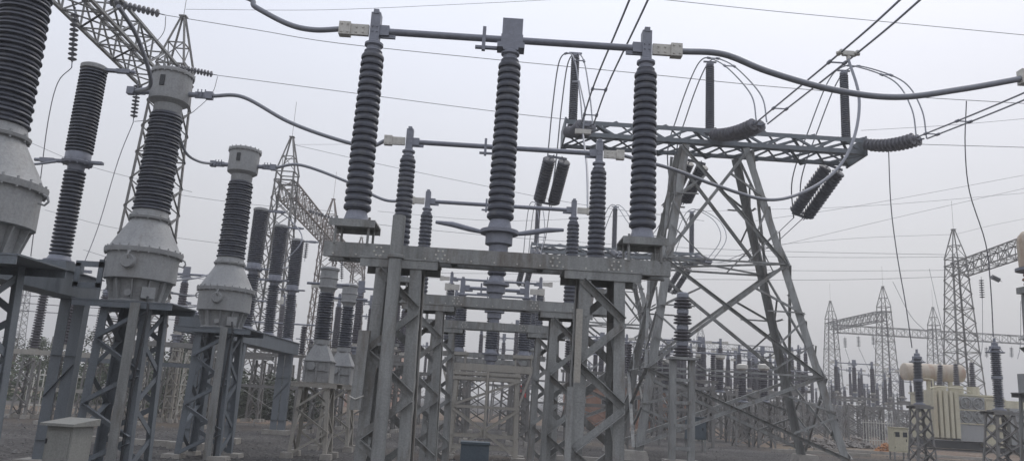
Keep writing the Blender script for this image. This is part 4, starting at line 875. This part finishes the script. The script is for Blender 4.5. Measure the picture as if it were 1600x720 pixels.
for i, (x, Y, z1) in enumerate([(4.5, 33, 3.0), (9.5, 38, 3.1), (14, 52, 3.0), (6.5, 44, 3.1), (17.5, 47, 3.0), (3.6, 50, 3.0), (-5.6, 36, 2.9), (-9.5, 34, 3.0), (-8.8, 44, 3.0)]):
    r = thing('busbar_support', (x, Y, 0), ['low busbar trestle behind the nearest right column', 'low busbar trestle under the gantry tower', 'busbar trestle beyond the gantry tower', 'busbar trestle between the right columns and gantry', 'busbar trestle right of the gantry tower', 'small busbar trestle deep behind the centre', 'busbar trestle left of the box-base transformers', 'busbar trestle behind the breaker girder', 'farther busbar trestle behind the breaker girder'][i], 'steel frame', 'busbar trestles')
    for sx in (-1, 1):
        MB().box((sx*1.3, 0, z1/2), (.12, .12, z1)).build('leg', STEELF, r)
        MB().sheds((sx*1.3, 0, z1+.08), (sx*1.3, 0, z1+1.3), .09, .08, .15, .13, 12, 12).build('insulator', PORCB, r)
    for z in (z1, z1*.55): MB().box((0, 0, z), (3.1, .1, .12)).build('beam', STEELF, r)
    MB().bar((-1.3, .04, .2), (1.3, .04, z1*.55), .08, .02).build('brace', STEELF, r); MB().bar((1.3, -.04, .2), (-1.3, -.04, z1*.55), .08, .02).build('brace', STEELF, r)
    MB().tube([(-2.2, 0, z1+1.36), (2.2, 0, z1+1.36)], .035, 8).build('busbar', ALUD, r)
# ------------------------------------------------------------------ walls, buildings, rubble, colours
def building(label, x, y, w_, d, h, m, wins=2):
    r = thing('building', (x, y, 0), label, 'building'); MB().box((0, 0, h/2), (w_, d, h)).build('wall', m, r); MB().box((0, 0, h+.1), (w_+.4, d+.4, .2)).build('roof', CONC, r)
    for k in range(wins):
        xx = -w_/2+(k+.5)*w_/wins; f_ = MB().box((xx, -d/2-.02, h*.6), (.9, .06, 1.0)).build('window', CONC, r); MB().box((xx, -d/2-.06, h*.6), (.75, .03, .85)).build('pane', GLASSD, f_)
building('small faded pink building behind the nearest left column', -13.2, 92, 6, 5, 6.2, PINK, 3)
building('low old brick building seen between the right lattice columns', 9.8, 68, 6.5, 4, 3.3, BRICK, 3)
building('low brick hut behind the gantry tower legs', 15.2, 70, 4, 4, 3.1, BRICK, 2)
building('long low grey control building behind the crowded far bays', 40, 118, 26, 8, 3.6, CONC, 9)
q = P(816, 612, 44); r = thing('safety_banner', (q.x, 44, 0), 'small bright red banner board on posts right of the trestle', 'banner')
MB().box((0, 0, q.z), (.75, .04, .75)).build('board', RED, r)
for sx in (-1, 1): MB().box((sx*.35, .04, q.z/2), (.05, .05, q.z)).build('post', STEELF, r)
q = P(668-0, 0, 10)
def heap(name, label, x, y, s, h, m, n=120, seed=1):
    rnd = random.Random(seed); b = MB()
    for i in range(n):
        a = rnd.random()*6.28; t = rnd.random()**.6; X = cos(a)*t*s; Yv = sin(a)*t*s*.6; z = h*(1-t)**.8*rnd.random(); k = rnd.uniform(.06, .2)*(s/1.5)
        b.add([(X+k*cos(j*1.57+a), Yv+k*sin(j*1.57+a), z+rnd.uniform(-.03, .03)) for j in range(4)]+[(X, Yv, z+k*.9), (X, Yv, z-k*.6)], [(0, 1, 4), (1, 2, 4), (2, 3, 4), (3, 0, 4), (1, 0, 5), (2, 1, 5), (3, 2, 5), (0, 3, 5)])
    o = b.build(name, m); o.location = (x, y, .02); return tag(o, label, 'heap')
q = P(1385, 696, 44); heap('sand_heap', 'little orange heap left of the cream cabinet', q.x, 44, .75, .62, ORANGE, 260, 2)
for i, (px, Y) in enumerate(((1300, 50), (1335, 50), (1270, 46), (745, 30), (595, 19))):
    q = P(px, 690, Y); heap('rubble_heap', ['low rubble heap beyond the dirt track, left', 'low rubble heap beyond the dirt track, right', 'low rubble heap behind the right gantry leg', 'stones scattered under the trestle', 'broken stones between the left lattice columns'][i], q.x, Y, 1.6 if i < 3 else .7, .7 if i < 3 else .12, RUBBLE, 110, 10+i)
for i, (x, Y, l) in enumerate([(-7.2, 12.6, 2.2), (-9.5, 21, 3), (2.8, 24, 2.5), (22, 42, 9), (-3, 17, 1.2), (16, 38, 5)]):
    o = MB().box((0, 0, .07), (l, .22, .16)).build('trench_slab', CONC); o.location = (x, Y, 0); o.rotation_euler[2] = rnd.uniform(-.15, .15); tag(o, ['pale concrete kerb slab at the foot of the left stands', 'concrete kerb slab behind the left girder legs', 'concrete slab right of the trestle', 'long concrete kerb by the dirt track', 'short concrete slab left of the nearest column', 'concrete kerb behind the gantry legs'][i], 'concrete slab', 'concrete trench slabs')
# brown overgrown wall behind the breaker girder
r = MB(); rnd = random.Random(3)
# ------------------------------------------------------------------ trees
def tree(label, x, y, h, s, seed, m=LEAFD, group='trees beyond the yard', nl=2600, kind='leafy_tree'):
    rnd = random.Random(seed); r = thing(kind, (x, y, 0), label, 'tree', group)
    tb = MB(); tb.tube(smooth([(0, 0, 0), (.1, 0, h*.3), (-.1, .1, h*.55), (0, 0, h*.9)], 3), [.16*h/6*(1-.085*i) for i in range(10)], 8)
    cl = []
    for k in range(11):
        a = rnd.random()*6.28; z = h*rnd.uniform(.35, .95); rr = s*rnd.uniform(.3, .9)*(1.1-abs(z/h-.62)*1.4); c = V((cos(a)*rr, sin(a)*rr, z)); cl.append((c, rnd.uniform(.22, .42)*s))
        tb.tube([(0, 0, z*.62), (c.x*.5, c.y*.5, z*.85), c], [.06, .04, .02], 5)
    tb.build('trunk', BARK, r)
    lb = MB()
    for i in range(nl):
        c, q = rnd.choice(cl); d = V((rnd.gauss(0, 1), rnd.gauss(0, 1), rnd.gauss(0, .8))); d = d.normalized()*q*rnd.uniform(.35, 1.15)
        p = c+d; a = V((rnd.uniform(-1, 1), rnd.uniform(-1, 1), rnd.uniform(-1, 1))).normalized(); u, v = frame(a); k = rnd.uniform(.06, .13)*(h/6)
        lb.add([p+u*k, p+v*k*.6, p-u*k, p-v*k*.6], [(0, 1, 2, 3)])
    lb.build('crown', m, r); return r
tl = [(275, 508, 58, 2.6), (318, 515, 62, 2.5), (165, 518, 60, 2.2), (85, 515, 64, 2.2), (230, 545, 66, 2.2), (30, 520, 66, 2.6), (345, 560, 70, 2.2)]
tn = ['greyish leafy tree right of the middle stand', 'leafy tree just left of the farthest stand', 'small rounded tree behind the low platform insulators', 'bushy tree behind the left girder legs', 'low tree between the left and middle stands', 'tree hidden behind the legs at the left edge', 'low dark tree behind the farthest stand']
for i, (px, py, Y, s) in enumerate(tl):
    q = P(px, py, Y); tree(tn[i], q.x, Y, q.z, s, 20+i, LEAF if i in (3, 4, 6) else LEAFD)
tw = ['nearest left column', 'left box-base transformer', 'third breaker pole', 'first breaker pole', 'half hidden box-base transformer', 'round operating pipe', 'clustered shed insulator', 'right gantry legs, left one', 'right gantry legs, right one', 'white-capped transformers', 'nearest right column', 'third right column', 'trestle left leg']
for i, (px, py, Y) in enumerate([(600, 600, 120), (560, 598, 118), (450, 590, 110), (420, 585, 105), (520, 596, 116), (640, 604, 125), (1010, 628, 130), (1250, 632, 130), (1290, 628, 135), (1205, 636, 125), (970, 622, 130), (870, 615, 130), (700, 606, 130)]):
    q = P(px, py, Y); tree(f'dim tree on the far horizon behind the switchgear, near the {tw[i]}', q.x, Y, max(3.5, q.z), 3.4, 50+i, LEAFD, 'dim trees on the far horizon', 1300)
def shrub(label, x, y, s, h, seed, m=LEAF):
    rnd = random.Random(seed); b = MB()
    for i in range(3200):
        a = rnd.random()*6.28; t = rnd.random()**.5; z = h*rnd.random()*(1-.6*t*t); p = V((x+cos(a)*t*s, y+sin(a)*t*s*.5, z)); u, v = frame(V((rnd.uniform(-1, 1), rnd.uniform(-1, 1), rnd.uniform(-.5, 1))).normalized()); k = rnd.uniform(.07, .17)
        b.add([p+u*k, p+v*k*.5, p-u*k, p-v*k*.5], [(0, 1, 2, 3)])
    o = b.build('shrub', m, None, (x, y, 0)); return tag(o, label, 'shrub', 'shrubs along the yard edge')
for i, (px, Y, s, h, lb) in enumerate([(90, 50, 5.5, 3.3, 'green shrub behind the barred fence panel'), (190, 53, 5.5, 3.0, 'green shrub seen through the middle stand'), (250, 52, 5, 3.6, 'green shrub right of the middle stand'), (310, 50, 4.5, 3.2, 'green shrub left of the farthest stand'), (420, 42, 3, 2.4, 'dark shrub behind the farthest stand')]):
    q = P(px, 640, Y); shrub(lb, q.x, Y, s, h, 80+i, LEAFD if i == 4 else LEAF)
# ------------------------------------------------------------------ haze
hz = MB().box((0, 150, 14), (900, 420, 30)); 
hm = bpy.data.materials.new('haze_air'); hm.use_nodes = True; t = hm.node_tree; t.nodes.clear(); pv = t.nodes.new('ShaderNodeVolumePrincipled'); oo = t.nodes.new('ShaderNodeOutputMaterial'); t.links.new(pv.outputs[0], oo.inputs['Volume'])
pv.inputs['Color'].default_value = (.93, .94, .96, 1); pv.inputs['Density'].default_value = .0023; pv.inputs['Anisotropy'].default_value = .2
hz.box((0, 0, 0), (0, 0, 0)) if 0 else None
o = hz.build('haze', hm); struct(o, 'stuff'); tag(o, 'pale even haze hanging in the air over the whole switchyard', 'haze')
